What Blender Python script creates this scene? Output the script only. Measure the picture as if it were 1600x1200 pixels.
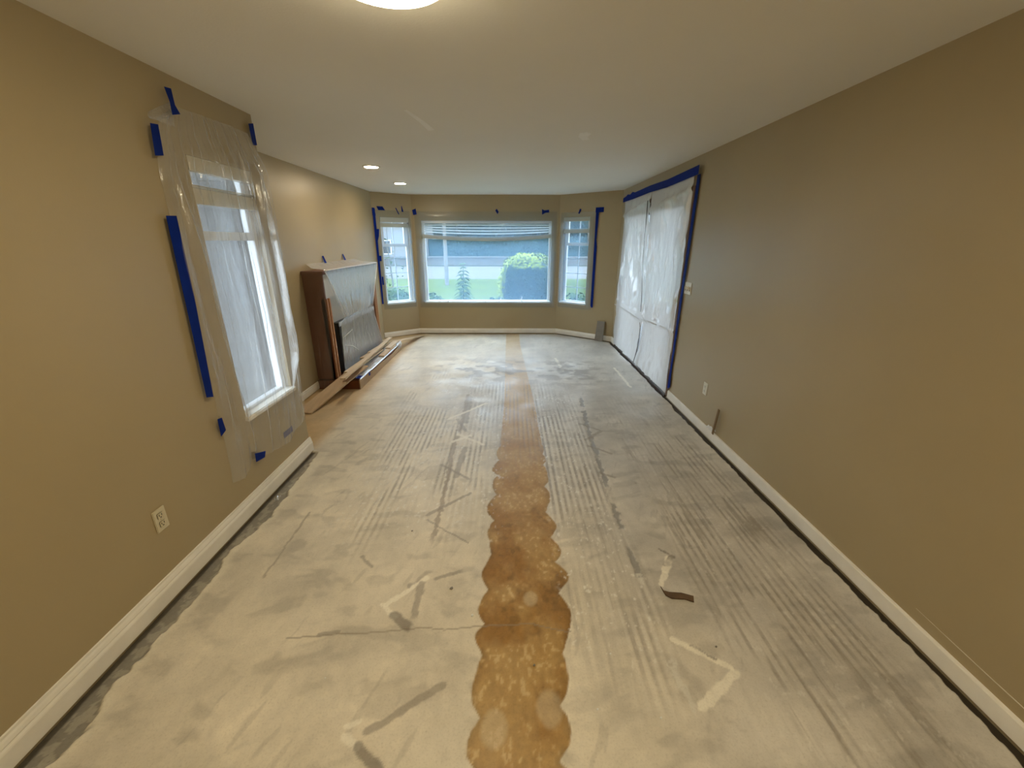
import bpy, bmesh, math, random
import numpy as np
from mathutils import Vector, Matrix

for o in list(bpy.data.objects):
    bpy.data.objects.remove(o, do_unlink=True)
sc = bpy.context.scene
COL = sc.collection
random.seed(7)

# ------------------------------------------------------------------ camera
cam_d = bpy.data.cameras.new('camera')
cam = bpy.data.objects.new('camera', cam_d)
COL.objects.link(cam)
cam_d.sensor_fit = 'HORIZONTAL'
cam_d.sensor_width = 36.0
cam_d.lens = 36.0 * 637.18 / 1600.0
cam_d.clip_start = 0.02
cam_d.clip_end = 300
_r = Vector((0.99998996, -0.00422791, 0.00148451))
_u = Vector((-0.00000798, 0.32961208, 0.94411645))
_f = Vector((0.00448095, 0.94410699, -0.32960874))
cam.matrix_world = Matrix(((_r.x, _u.x, -_f.x, 0), (_r.y, _u.y, -_f.y, 0), (_r.z, _u.z, -_f.z, 1.6721), (0, 0, 0, 1)))
sc.camera = cam

# ------------------------------------------------------------------ sky: an even overcast
world = bpy.data.worlds.new('overcast')
sc.world = world
world.use_nodes = True
wn = world.node_tree
wn.nodes['Background'].inputs[0].default_value = (0.84, 0.93, 1.0, 1)
wn.nodes['Background'].inputs[1].default_value = 2.6

# ------------------------------------------------------------------ view
sc.view_settings.view_transform = 'Standard'
sc.view_settings.look = 'None'
sc.view_settings.gamma = 1.0
sc.view_settings.use_curve_mapping = False
sc.view_settings.exposure = 1.63
LAMP_MAIN = 14.5       # radiance of the round ceiling lamp
LAMP_SPOT = 75.0       # radiance of the two small downlights
LAMP_COL = (1.0, 0.85, 0.57)

# ------------------------------------------------------------------ room dimensions (metres)
H = 2.44
XR, XN, XF = 1.785, -1.670, -2.292       # right wall, near left wall, far left wall
YB, YCR, YCL, YJ = 7.752, 7.025, 7.328, 3.053
XBL, XBR = -1.729, 0.871
Y0 = -5.6
T = 0.14

# ================================================================== helpers
def nmat(name):
    m = bpy.data.materials.new(name)
    m.use_nodes = True
    nt = m.node_tree
    nt.nodes.clear()
    out = nt.nodes.new('ShaderNodeOutputMaterial')
    return m, nt, out

def N(nt, t, **kw):
    n = nt.nodes.new(t)
    for k, v in kw.items():
        setattr(n, k, v)
    return n

def coords(nt, scale=(1, 1, 1)):
    tc = N(nt, 'ShaderNodeTexCoord')
    mp = N(nt, 'ShaderNodeMapping')
    mp.inputs['Scale'].default_value = scale
    nt.links.new(tc.outputs['Object'], mp.inputs[0])
    return mp.outputs[0]

def noise(nt, vec, scale, detail=4, rough=0.55):
    n = N(nt, 'ShaderNodeTexNoise')
    n.inputs['Scale'].default_value = scale
    n.inputs['Detail'].default_value = detail
    n.inputs['Roughness'].default_value = rough
    nt.links.new(vec, n.inputs['Vector'])
    return n.outputs['Fac']

def ramp(nt, fac, stops):
    r = N(nt, 'ShaderNodeValToRGB')
    els = r.color_ramp.elements
    els[0].position, els[0].color = stops[0][0], (*stops[0][1], 1)
    els[1].position, els[1].color = stops[-1][0], (*stops[-1][1], 1)
    for p, c in stops[1:-1]:
        e = els.new(p)
        e.color = (*c, 1)
    nt.links.new(fac, r.inputs[0])
    return r.outputs[0]

def bump(nt, h, strength, dist=0.01):
    b = N(nt, 'ShaderNodeBump')
    b.inputs['Strength'].default_value = strength
    b.inputs['Distance'].default_value = dist
    nt.links.new(h, b.inputs['Height'])
    return b.outputs[0]

def mul(c, k):
    return tuple(min(1, x * k) for x in c)

def paint(name, col, rough=0.5, var=0.08, vscale=3.0, bscale=120.0, bstr=0.15, stretch=(1, 1, 1), metal=0.0, spec=0.5, bdist=0.004):
    m, nt, out = nmat(name)
    p = N(nt, 'ShaderNodeBsdfPrincipled')
    v = coords(nt, stretch)
    c = ramp(nt, noise(nt, v, vscale, 5), [(0.3, mul(col, 1 - var)), (0.7, mul(col, 1 + var))])
    nt.links.new(c, p.inputs['Base Color'])
    p.inputs['Roughness'].default_value = rough
    p.inputs['Metallic'].default_value = metal
    p.inputs['Specular IOR Level'].default_value = spec
    if bstr > 0:
        nt.links.new(bump(nt, noise(nt, v, bscale, 3), bstr, bdist), p.inputs['Normal'])
    nt.links.new(p.outputs[0], out.inputs[0])
    return m

def emis(name, col, s):
    m, nt, out = nmat(name)
    e = N(nt, 'ShaderNodeEmission')
    e.inputs[0].default_value = (*col, 1)
    e.inputs[1].default_value = s
    nt.links.new(e.outputs[0], out.inputs[0])
    return m

def glass(name, tint=(0.93, 0.97, 1.0), gloss=0.05):
    m, nt, out = nmat(name)
    t = N(nt, 'ShaderNodeBsdfTransparent')
    t.inputs[0].default_value = (*tint, 1)
    g = N(nt, 'ShaderNodeBsdfGlossy')
    g.inputs['Roughness'].default_value = 0.02
    mx = N(nt, 'ShaderNodeMixShader')
    mx.inputs[0].default_value = gloss
    nt.links.new(t.outputs[0], mx.inputs[1])
    nt.links.new(g.outputs[0], mx.inputs[2])
    nt.links.new(mx.outputs[0], out.inputs[0])
    return m

def film(name, clear, gloss, milk=(0.9, 0.92, 0.93), trans=0.5, rough=0.15, bscale=6.0, bstr=0.5, stretch=(1, 1, 1), bdist=0.02):
    """Thin polythene: part clear, part milky (scattering both ways), part shiny."""
    m, nt, out = nmat(name)
    v = coords(nt, stretch)
    nb = bump(nt, noise(nt, v, bscale, 6, 0.6), bstr, bdist)
    t = N(nt, 'ShaderNodeBsdfTransparent')
    t.inputs[0].default_value = (0.985, 0.985, 0.985, 1)
    d = N(nt, 'ShaderNodeBsdfDiffuse')
    d.inputs[0].default_value = (*milk, 1)
    tl = N(nt, 'ShaderNodeBsdfTranslucent')
    tl.inputs[0].default_value = (*milk, 1)
    g = N(nt, 'ShaderNodeBsdfGlossy')
    g.inputs['Roughness'].default_value = rough
    for s in (d, tl, g):
        nt.links.new(nb, s.inputs['Normal'])
    m1 = N(nt, 'ShaderNodeMixShader')
    m1.inputs[0].default_value = trans
    nt.links.new(d.outputs[0], m1.inputs[1])
    nt.links.new(tl.outputs[0], m1.inputs[2])
    m2 = N(nt, 'ShaderNodeMixShader')
    m2.inputs[0].default_value = gloss
    nt.links.new(m1.outputs[0], m2.inputs[1])
    nt.links.new(g.outputs[0], m2.inputs[2])
    # polythene turns more opaque where it is seen edge-on in a fold
    lw = N(nt, 'ShaderNodeLayerWeight')
    lw.inputs['Blend'].default_value = 0.25
    nt.links.new(nb, lw.inputs['Normal'])
    mr = N(nt, 'ShaderNodeMapRange')
    mr.inputs['From Min'].default_value = 0.0
    mr.inputs['From Max'].default_value = 1.0
    mr.inputs['To Min'].default_value = 1 - clear
    mr.inputs['To Max'].default_value = min(1.0, (1 - clear) * 2.2 + 0.1)
    nt.links.new(lw.outputs['Facing'], mr.inputs['Value'])
    m3 = N(nt, 'ShaderNodeMixShader')
    nt.links.new(mr.outputs[0], m3.inputs[0])
    nt.links.new(t.outputs[0], m3.inputs[1])
    nt.links.new(m2.outputs[0], m3.inputs[2])
    nt.links.new(m3.outputs[0], out.inputs[0])
    return m

class MB:
    """collects shapes in world metres; build() links them as one mesh object"""
    def __init__(s):
        s.v, s.f = [], []
    def add(s, vs, fs):
        n = len(s.v)
        s.v += [tuple(map(float, v)) for v in vs]
        s.f += [tuple(i + n for i in f) for f in fs]
        return s
    def box(s, x0, x1, y0, y1, z0, z1):
        x0, x1 = sorted((x0, x1)); y0, y1 = sorted((y0, y1)); z0, z1 = sorted((z0, z1))
        return s.add([(x0, y0, z0), (x1, y0, z0), (x1, y1, z0), (x0, y1, z0), (x0, y0, z1), (x1, y0, z1), (x1, y1, z1), (x0, y1, z1)],
                     [(0, 3, 2, 1), (4, 5, 6, 7), (0, 1, 5, 4), (1, 2, 6, 5), (2, 3, 7, 6), (3, 0, 4, 7)])
    def obox(s, c, ax, ay, az):
        """box from a centre and three half-axis vectors"""
        c, ax, ay, az = map(Vector, (c, ax, ay, az))
        vs = [c + i * ax + j * ay + k * az for k in (-1, 1) for (i, j) in ((-1, -1), (1, -1), (1, 1), (-1, 1))]
        return s.add(vs, [(0, 3, 2, 1), (4, 5, 6, 7), (0, 1, 5, 4), (1, 2, 6, 5), (2, 3, 7, 6), (3, 0, 4, 7)])
    def prism(s, poly, axis_vec):
        """closed polygon of 3D points swept along a vector"""
        n = len(poly)
        a = [Vector(p) for p in poly]
        b = [p + Vector(axis_vec) for p in a]
        fs = [tuple(range(n))[::-1], tuple(range(n, 2 * n))] + [(i, (i + 1) % n, n + (i + 1) % n, n + i) for i in range(n)]
        return s.add(a + b, fs)
    def lathe(s, c, prof, seg=32):
        """profile [(r, z)] turned about the vertical through c"""
        c = Vector(c)
        vs, fs = [], []
        for r, z in prof:
            for k in range(seg):
                a = 2 * math.pi * k / seg
                vs.append(c + Vector((r * math.cos(a), r * math.sin(a), z)))
        for i in range(len(prof) - 1):
            for k in range(seg):
                k2 = (k + 1) % seg
                fs.append((i * seg + k, i * seg + k2, (i + 1) * seg + k2, (i + 1) * seg + k))
        fs.append(tuple(range(seg))[::-1])
        fs.append(tuple(range((len(prof) - 1) * seg, len(prof) * seg)))
        return s.add(vs, fs)
    def tube(s, pts, rads, seg=8):
        pts = [Vector(p) for p in pts]
        vs, fs = [], []
        for i, p in enumerate(pts):
            d = (pts[min(i + 1, len(pts) - 1)] - pts[max(i - 1, 0)]).normalized()
            a = d.orthogonal().normalized()
            b = d.cross(a)
            r = rads[i] if isinstance(rads, (list, tuple)) else rads
            for k in range(seg):
                t = 2 * math.pi * k / seg
                vs.append(p + r * (math.cos(t) * a + math.sin(t) * b))
        for i in range(len(pts) - 1):
            for k in range(seg):
                k2 = (k + 1) % seg
                fs.append((i * seg + k, i * seg + k2, (i + 1) * seg + k2, (i + 1) * seg + k))
        fs.append(tuple(range(seg))[::-1])
        fs.append(tuple(range((len(pts) - 1) * seg, len(pts) * seg)))
        return s.add(vs, fs)
    def grid(s, fn, nu, nv):
        vs = [fn(i / nu, j / nv) for j in range(nv + 1) for i in range(nu + 1)]
        w = nu + 1
        return s.add(vs, [(j * w + i, j * w + i + 1, (j + 1) * w + i + 1, (j + 1) * w + i) for j in range(nv) for i in range(nu)])
    def build(s, name, m, parent=None, bevel=0.0, smooth=False, solid=0.0):
        vs = np.array(s.v, float)
        if parent is None:
            lo, hi = vs.min(0), vs.max(0)
            org = Vector(((lo[0] + hi[0]) / 2, (lo[1] + hi[1]) / 2, lo[2]))
        else:
            org = Vector(parent['_org'])
        me = bpy.data.meshes.new(name)
        me.from_pydata([tuple(v) for v in (vs - np.array(org))], [], s.f)
        if bevel > 0:
            bm = bmesh.new()
            bm.from_mesh(me)
            es = [e for e in bm.edges if len(e.link_faces) == 2 and e.calc_face_angle(0) > 0.6]
            bmesh.ops.bevel(bm, geom=es, offset=bevel, segments=2, affect='EDGES', clamp_overlap=True)
            bm.to_mesh(me)
            bm.free()
        if smooth:
            for p in me.polygons:
                p.use_smooth = True
        me.materials.append(m)
        o = bpy.data.objects.new(name, me)
        COL.objects.link(o)
        if parent is None:
            o.location = org
        else:
            o.parent = parent
        o['_org'] = tuple(org)
        if solid > 0:
            md = o.modifiers.new('thickness', 'SOLIDIFY')
            md.thickness = solid
            md.offset = 0
        return o

def thing(name, loc, label, cat, group=None, kind=None):
    o = bpy.data.objects.new(name, None)
    COL.objects.link(o)
    o.location = loc
    o.empty_display_size = 0.1
    o['_org'] = tuple(loc)
    return tag(o, label, cat, group, kind)

def tag(o, label, cat=None, group=None, kind=None):
    o['label'] = label
    if cat: o['category'] = cat
    if group: o['group'] = group
    if kind: o['kind'] = kind
    return o

def struct(o, label, cat):
    return tag(o, label, cat, None, 'structure')

# value noise in numpy (floor coat, film wrinkles)
def vnoise(x, y, seed):
    rng = np.random.RandomState(seed)
    g = rng.rand(256, 256)
    xi, yi = np.floor(x).astype(int), np.floor(y).astype(int)
    fx, fy = x - xi, y - yi
    fx, fy = fx * fx * (3 - 2 * fx), fy * fy * (3 - 2 * fy)
    a = g[yi % 256, xi % 256]; b = g[yi % 256, (xi + 1) % 256]
    c = g[(yi + 1) % 256, xi % 256]; d = g[(yi + 1) % 256, (xi + 1) % 256]
    return (a * (1 - fx) + b * fx) * (1 - fy) + (c * (1 - fx) + d * fx) * fy

def fbm(x, y, seed, oct=4):
    t, amp, s = 0.0, 0.5, 0.0
    for k in range(oct):
        t = t + amp * vnoise(x * 2 ** k + 17.3 * k, y * 2 ** k + 5.1 * k, seed + k)
        s += amp
        amp *= 0.5
    return t / s

def sstep(a, b, x):
    t = np.clip((x - a) / (b - a), 0, 1)
    return t * t * (3 - 2 * t)

# ================================================================== materials
M_wall = paint('tan_wall_paint', (0.395, 0.315, 0.180), 0.36, 0.03, 1.2, 160, 0.06, spec=0.6)
M_ceil = paint('ceiling_paint', (0.83, 0.80, 0.72), 0.8, 0.02, 0.8, 90, 0.15)
M_white = paint('white_trim_paint', (0.840, 0.810, 0.730), 0.35, 0.06, 6, 60, 0.08)
M_vinyl = paint('white_vinyl', (0.80, 0.83, 0.86), 0.35, 0.03, 5, 60, 0.03)
M_muntin = paint('grey_muntin_metal', (0.50, 0.55, 0.62), 0.4, 0.03, 5, 60, 0.0)
M_cream = paint('cream_blind_plastic', (0.62, 0.57, 0.44), 0.4, 0.04, 6, 60, 0.05)
M_plate = paint('ivory_plate_plastic', (0.62, 0.56, 0.40), 0.35, 0.03, 6, 60, 0.0)
M_plate_w = paint('white_plate_plastic', (0.72, 0.70, 0.60), 0.35, 0.03, 6, 60, 0.0)
M_slot = paint('dark_slot', (0.03, 0.026, 0.02), 0.6, 0.05, 6, 60, 0.0)
M_tape = paint('blue_painters_tape', (0.002, 0.018, 0.200), 0.55, 0.12, 14, 200, 0.25, spec=0.08)
M_wood = paint('red_brown_mantel_wood', (0.130, 0.038, 0.013), 0.4, 0.25, 5, 40, 0.15, (1, 1, 0.12))
M_pil = paint('tan_moulding_wood', (0.42, 0.22, 0.11), 0.4, 0.12, 5, 40, 0.1, (1, 1, 0.1))
M_tile = paint('pale_fireplace_surround', (0.62, 0.60, 0.55), 0.3, 0.05, 3, 50, 0.03)
M_black = paint('black_firebox_metal', (0.012, 0.013, 0.015), 0.35, 0.1, 5, 80, 0.05)
M_brick = paint('tan_cardboard', (0.40, 0.27, 0.15), 0.7, 0.10, 6, 80, 0.2)
M_plank = paint('tan_plank_wood', (0.52, 0.38, 0.24), 0.55, 0.14, 4, 40, 0.2, (4, 0.5, 4))
M_plank2 = paint('pale_plank_wood', (0.60, 0.47, 0.31), 0.55, 0.14, 4, 40, 0.2, (4, 0.5, 4))
M_greytile = paint('grey_tile', (0.22, 0.20, 0.17), 0.5, 0.15, 8, 80, 0.2)
M_dark = paint('dark_brown_sill', (0.06, 0.042, 0.03), 0.6, 0.25, 8, 80, 0.2)
M_darkwood = paint('dark_brown_wood_chip', (0.10, 0.06, 0.03), 0.7, 0.3, 20, 120, 0.4)
M_stick = paint('brown_stick_wood', (0.20, 0.13, 0.055), 0.6, 0.15, 12, 80, 0.2, (1, 1, 0.3))
M_paper = paint('white_paper', (0.75, 0.75, 0.72), 0.7, 0.05, 12, 80, 0.2)
M_lampring = paint('white_lamp_metal', (0.75, 0.73, 0.68), 0.4, 0.03, 6, 60, 0.0)
M_lamp = emis('lit_lamp_diffuser', LAMP_COL, LAMP_MAIN)
M_spot = emis('lit_downlight_lens', (1.0, 0.84, 0.62), LAMP_SPOT)
M_glass = glass('window_glass')
M_filmwin = film('clear_window_film', 0.79, 0.12, (0.36, 0.66, 1.0), 0.88, 0.2, 5, 0.12)
M_filmwall = film('clear_wall_film', 0.75, 0.45, (0.92, 0.93, 0.93), 0.5, 0.13, 9, 0.8, (1, 1.0, 0.22))
M_filmdoor = film('milky_door_film', 0.05, 0.26, (0.93, 0.94, 0.95), 0.32, 0.2, 6, 0.9, (1, 1, 0.35), 0.03)
M_filmfire = film('milky_fireplace_film', 0.66, 0.5, (0.88, 0.93, 0.97), 0.35, 0.17, 8, 0.9, (1, 1, 0.5))
M_filmside = film('clear_fireplace_side_film', 0.90, 0.5, (0.9, 0.9, 0.9), 0.5, 0.12, 8, 0.8, (1, 1, 0.4))
M_blind = film('white_translucent_blind', 0.0, 0.08, (0.85, 0.88, 0.90), 0.45, 0.4, 5, 0.0)
M_filmhearth = film('shiny_hearth_film', 0.35, 0.55, (0.90, 0.93, 0.97), 0.2, 0.14, 9, 1.0)
M_shine = film('white_fold_and_highlight', 0.0, 0.3, (0.95, 0.96, 0.97), 0.3, 0.15, 9, 0.3)
M_siding = paint('white_siding', (0.185, 0.190, 0.195), 0.6, 0.04, 2, 60, 0.05, spec=0.08)
M_lawn = paint('lawn_green', (0.060, 0.090, 0.010), 0.9, 0.25, 0.8, 30, 0.6, bdist=0.05, spec=0.08)
M_road = paint('pale_driveway', (0.115, 0.115, 0.115), 0.9, 0.08, 0.5, 30, 0.2, spec=0.08)
M_leaf_l = paint('light_shrub_leaf', (0.190, 0.250, 0.030), 0.55, 0.25, 3, 30, 0.0, spec=0.08)
M_leaf_d = paint('dark_shrub_leaf', (0.010, 0.022, 0.014), 0.6, 0.25, 3, 30, 0.0, spec=0.08)
M_leaf_m = paint('lily_leaf', (0.035, 0.075, 0.012), 0.5, 0.25, 6, 30, 0.0, spec=0.08)
M_tree = paint('far_tree_leaf', (0.032, 0.060, 0.070), 0.8, 0.25, 1, 10, 0.4, spec=0.08)
M_bark = paint('grey_bark', (0.100, 0.100, 0.095), 0.9, 0.15, 6, 30, 0.4)
M_roof = paint('grey_roof_shingle', (0.050, 0.050, 0.055), 0.9, 0.15, 4, 30, 0.4, spec=0.08)
M_fence = paint('grey_fence_board', (0.160, 0.160, 0.160), 0.8, 0.12, 4, 30, 0.3, spec=0.08)
M_conc = paint('grey_patio_concrete', (0.110, 0.107, 0.105), 0.9, 0.1, 2, 60, 0.2, spec=0.08)

# ================================================================== room shell
def wall(name, a, b, openings, label, ext=0.05, t=T):
    """wall along a->b (inner face), solid outside (to the left of a->b is inside); openings (s0, s1, z0, z1)"""
    a, b = Vector((*a, 0)), Vector((*b, 0))
    L = (b - a).length
    d = (b - a).normalized()
    n = Vector((d.y, -d.x, 0))        # outward, to the right of a->b
    mb = MB()
    def piece(s0, s1, z0, z1):
        if s1 - s0 < 1e-4 or z1 - z0 < 1e-4: return
        c = a + d * (s0 + s1) / 2 + n * t / 2 + Vector((0, 0, (z0 + z1) / 2))
        mb.obox(c, d * (s1 - s0) / 2, n * t / 2, Vector((0, 0, (z1 - z0) / 2)))
    s = -ext
    for s0, s1, z0, z1 in sorted(openings):
        piece(s, s0, -0.12, H + 0.02)
        piece(s0, s1, -0.12, z0)
        piece(s0, s1, z1, H + 0.02)
        s = s1
    piece(s, L + ext, -0.12, H + 0.02)
    o = mb.build(name, M_wall)
    return struct(o, label, 'wall')

# going round with the room on the left of the direction of travel (counter-clockwise seen from above)
wall('wall_right', (XR, Y0), (XR, YCR), [(4.36 - Y0, 6.72 - Y0, 0.0, 2.14)], 'long tan wall with the plastic covered doorway')
LR = math.hypot(XBR - XR, YB - YCR)
LL = math.hypot(XF - XBL, YCL - YB)
wall('wall_bay_right', (XR, YCR), (XBR, YB), [(0.565, 1.085, 0.60, 2.07)], 'angled tan bay wall beside the doorway, with a narrow window')
wall('wall_bay_center', (XBR, YB), (XBL, YB), [(XBR - 0.740, XBR + 1.580, 0.585, 2.02)], 'tan bay wall under and around the picture window')
wall('wall_bay_left', (XBL, YB), (XF, YCL), [(0.07, 0.585, 0.60, 2.06)], 'angled tan bay wall next to the fireplace, with a narrow window')
wall('wall_left_far', (XF, YCL), (XF, YJ), [], 'recessed tan wall behind the fireplace')
wall('wall_left_return', (XF, YJ), (XN - 0.10, YJ), [], 'short tan return wall where the room widens', 0.0, 0.10)
wall('wall_left_near', (XN, YJ), (XN, Y0), [(YJ - 2.94, YJ - 2.372, 0.60, 2.095)], 'tan wall with the plastic covered narrow window', 0.0, 0.10)
wall('wall_rear', (XN, Y0), (XR, Y0), [], 'plain tan wall closing the room opposite the bay')

o = MB().prism([(XN - .1, Y0 - .14, H), (XR + .14, Y0 - .14, H), (XR + .14, YCR + .1, H), (XBR + .1, YB + .14, H), (XBL - .1, YB + .14, H), (XF - .14, YCL + .1, H), (XF - .14, YJ - .1, H), (XN - .1, YJ - .1, H)], (0, 0, 0.12)).build('ceiling', M_ceil)
struct(o, 'flat off white ceiling over the whole room', 'ceiling')
o = MB().box(-2.6, 2.0, Y0 - .2, YB + .2, -0.30, -0.06).build('floor_slab', M_dark)
struct(o, 'rough slab under the levelled floor, showing dark at its edges', 'floor')

# ------------------------------------------------------------------ floor: levelling coat over concrete, on a fine grid
def build_floor():
    ys = [Y0 - .05]
    while ys[-1] < 0.75: ys.append(ys[-1] + 0.08)
    while ys[-1] < YB + .04: ys.append(ys[-1] + 0.0042 * (1 + 0.5 * ys[-1]))
    ys = np.array(ys)
    xs = np.arange(-2.33, 1.80, 0.0062)
    X, Y = np.meshgrid(xs, ys)
    cream = np.array([0.64, 0.585, 0.475]); grey = np.array([0.52, 0.49, 0.435]); brown = np.array([0.285, 0.148, 0.032])
    lbrown = np.array([0.43, 0.28, 0.105]); dgrey = np.array([0.13, 0.122, 0.105]); dbrown = np.array([0.035, 0.028, 0.02])
    big = fbm(X * 0.9 + 3, Y * 0.7, 11, 4)
    mid = fbm(X * 4, Y * 3, 21, 4)
    fine = fbm(X * 40, Y * 30, 31, 3)
    # cream skim near the left wall, greyer concrete to the right and towards the bay
    g = sstep(0.40, 0.62, big * 0.6 + 0.10 + 0.13 * np.clip(X, -1, 1.7) + 0.035 * np.clip(Y, 0, 6))
    col = cream + (grey - cream) * g[..., None]
    col = col * (0.78 + 0.44 * mid)[..., None]
    smear = fbm(X * 6 + 1.5 * mid, Y * 14 + 2 * mid, 45, 4)
    col = col * (1 - 0.17 * sstep(0.52, 0.72, smear) * sstep(5.0, 3.5, Y))[..., None]
    rel = 0.0015 * (mid - .5)
    def blend(c, w):
        nonlocal col
        col = col + (np.asarray(c) - col) * np.clip(w, 0, 1)[..., None]
    # scrape arcs and dust
    arc = fbm(X * 9 + 2 * mid, Y * 1.6, 41, 3)
    col = col * (0.93 + 0.14 * arc)[..., None]
    sw = fbm(X * 2.2 + 0.8 * Y, Y * 9 - 3 * X, 47, 4)
    col = col * (0.90 + 0.20 * sw)[..., None]
    scr = sstep(.66, .74, fbm(X * 26 - 9 * Y, Y * 5 + 2 * X, 49, 3)) * sstep(.45, .6, mid)
    col = col * (1 - 0.14 * scr)[..., None]
    # notched-trowel ridges running along the room
    warp = 0.010 * (fbm(X * 1.5, Y * 0.8, 51, 3) - .5)
    ph = 0.5 + 0.5 * np.cos(2 * np.pi * (X + warp) / 0.042)
    seg = sstep(0.40, 0.52, fbm(X * 3.2, Y * 1.15, 61, 3))
    seg2 = sstep(0.30, 0.62, fbm(X * 16, Y * 3.4, 71, 3)) * (0.55 + 0.45 * sstep(.3, .6, fbm(X * 60, Y * 40, 73, 3)))
    streak = sstep(0.60, 0.70, fbm(X * 34, Y * 1.9, 75, 3)) * (0.4 + 0.6 * sstep(.35, .55, fbm(X * 8, Y * 9, 77, 3)))
    regL = sstep(-1.28, -0.95, X) * sstep(0.02, -0.12, X) * sstep(1.6, 2.5, Y) * sstep(5.6, 4.6, Y)
    regM = sstep(0.22, 0.30, X) * sstep(0.80, 0.60, X) * sstep(0.9, 1.5, Y) * sstep(5.2, 4.2, Y)
    regR = sstep(0.88, 1.05, X) * sstep(1.70, 1.55, X) * sstep(0.5, 1.0, Y) * sstep(4.6, 3.2, Y)
    regS = sstep(-0.12, -0.08, X) * sstep(0.30, 0.26, X) * sstep(2.6, 3.1, Y) * sstep(5.2, 4.6, Y)
    rid = sstep(0.50, 0.80, ph) * seg2 * np.clip(regL * seg * 1.0 + regM * (0.35 + 0.65 * seg) + regR * (0.25 + 0.75 * seg), 0, 1)
    # stained strip down the middle with scalloped edges
    def edge(pts): return np.interp(Y, [p[0] for p in pts], [p[1] for p in pts])
    sc_l = np.abs(np.sin(np.pi * (Y + 0.22 * fbm(Y * 2.2, Y * 0, 81, 3)) / (0.13 + 0.02 * Y)))
    sc_r = np.abs(np.sin(np.pi * (Y + 0.07 + 0.22 * fbm(Y * 2.2, Y * 0 + 9, 83, 3)) / (0.14 + 0.02 * Y)))
    nearw = sstep(3.6, 2.4, Y)
    L = edge([(0.5, -.10), (1.3, -.12), (2.25, -.10), (3.1, -.085), (4.2, -.065), (6.8, -.075)]) - (0.020 + 0.050 * fbm(Y * 4, Y * 0 + 3, 85, 2)) * sc_l * nearw + 0.010 * (fine - .5)
    R = edge([(0.5, .17), (0.9, .17), (1.3, .225), (1.7, .25), (2.25, .235), (3.1, .275), (4.2, .265), (6.8, .17)]) + (0.018 + 0.050 * fbm(Y * 4, Y * 0 + 7, 87, 2)) * sc_r * nearw + 0.010 * (fine - .5)
    inside = sstep(-0.004, 0.004, X - L) * sstep(-0.004, 0.004, R - X)
    stren = np.interp(Y, [0, 2.6, 3.2, 4.2, 5.0, 5.6, 6.3, 7.3, 7.7], [1, 1, 1, .97, .88, .50, .55, .65, .75])
    sb = fbm(X * 7, Y * 5, 91, 4)
    sc2 = fbm(X * 22, Y * 18, 95, 3)
    scol = brown + (lbrown - brown) * (sstep(0.30, 0.66, sb) * .8 + .35 * (sc2 - .35) + .0018 * 0)[..., None].clip(0, 1)
    scol = scol * (1 - 0.30 * sstep(0.56, 0.72, sc2) * sstep(0.52, 0.42, sb))[..., None]
    sc3 = fbm(X * 60, Y * 45, 97, 3)
    scol = scol * (0.80 + 0.40 * sc3)[..., None]
    scol = scol + (np.array([0.62, 0.48, 0.27]) - scol) * (0.5 * sstep(.62, .74, sc3) * sstep(.4, .6, sb))[..., None]
    fl = np.clip((Y - 1.9) / 2.2, 0, 1)[..., None]
    scol = scol + (np.array([0.50, 0.325, 0.125]) - scol) * fl * .8
    for cx, cy, r in ((-0.06, 0.99, .07), (.15, 1.06, .07), (.10, 1.56, .05)):
        dd = np.hypot((X - cx) / 0.75, Y - cy) / r + 0.35 * (sc2 - .5)
        scol = scol + (np.array([0.55, 0.45, 0.29]) - scol) * (0.5 * sstep(1.15, 0.75, dd))[..., None]
    rim = sstep(0.035, 0.0, np.minimum(X - L, R - X)) * nearw
    scol = scol * (1 - 0.22 * rim * (sc2 > 0.3))[..., None]
    w = inside * stren
    col = col + (scol - col) * w[..., None]
    rel = rel - 0.002 * w * nearw
    # ridges over the far part of the strip too
    rid = np.clip(rid + sstep(0.5, 0.8, ph) * seg2 * regS * 0.6 + streak * np.clip(regR + .5 * regM + .25 * regL, 0, 1) * .8, 0, 1) * (1 - inside * nearw)
    rcol = np.array([0.235, 0.205, 0.165])
    blend(rcol, rid * 0.66)
    rel = rel - 0.0022 * rid
    ridge_glint = sstep(0.5, 0.9, 1 - ph) * np.clip(regL * seg + regM * seg, 0, 1) * (1 - inside)
    blend((0.72, 0.70, 0.64), ridge_glint * 0.34)  # ridge highlights put into the colour as pale crests
    fleck = sstep(.70, .78, fbm(X * 55, Y * 38, 79, 3)) * np.clip(regL + regM + .4 * regR, 0, 1)
    blend((0.80, 0.79, 0.74), fleck * .6)
    # long joints and a crack
    def poly(pts, wd, c, k, jag=0.012, thr=0.0):
        xx = X + jag * (fine - .5) * 2 ; yy = Y + jag * (mid - .5) * 2
        best = np.full(X.shape, 9.0)
        for (x0, y0), (x1, y1) in zip(pts[:-1], pts[1:]):
            dx, dy = x1 - x0, y1 - y0
            t = np.clip(((xx - x0) * dx + (yy - y0) * dy) / (dx * dx + dy * dy), 0, 1)
            best = np.minimum(best, np.hypot(xx - x0 - t * dx, yy - y0 - t * dy))
        w = sstep(wd, wd * 0.6, best) * k
        if thr: w = w * sstep(thr, thr + .12, fbm(X * 7, Y * 5, 131, 3))
        blend(c, w)
        return w
    poly([(-.993, 1.352), (-.683, 1.364), (-.459, 1.389), (-.402, 1.398), (-.298, 1.385), (-.11, 1.411), (.098, 1.42), (.271, 1.383)], 0.0045, (0.26, 0.21, 0.15), 0.7)
    rel = rel - 0.003 * poly([(.80, 4.3), (.745, 3.574), (.713, 2.905), (.695, 2.385), (.682, 1.999), (.688, 1.702)], 0.022, (0.255, 0.245, 0.225), 0.85, 0.02, 0.32)
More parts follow.
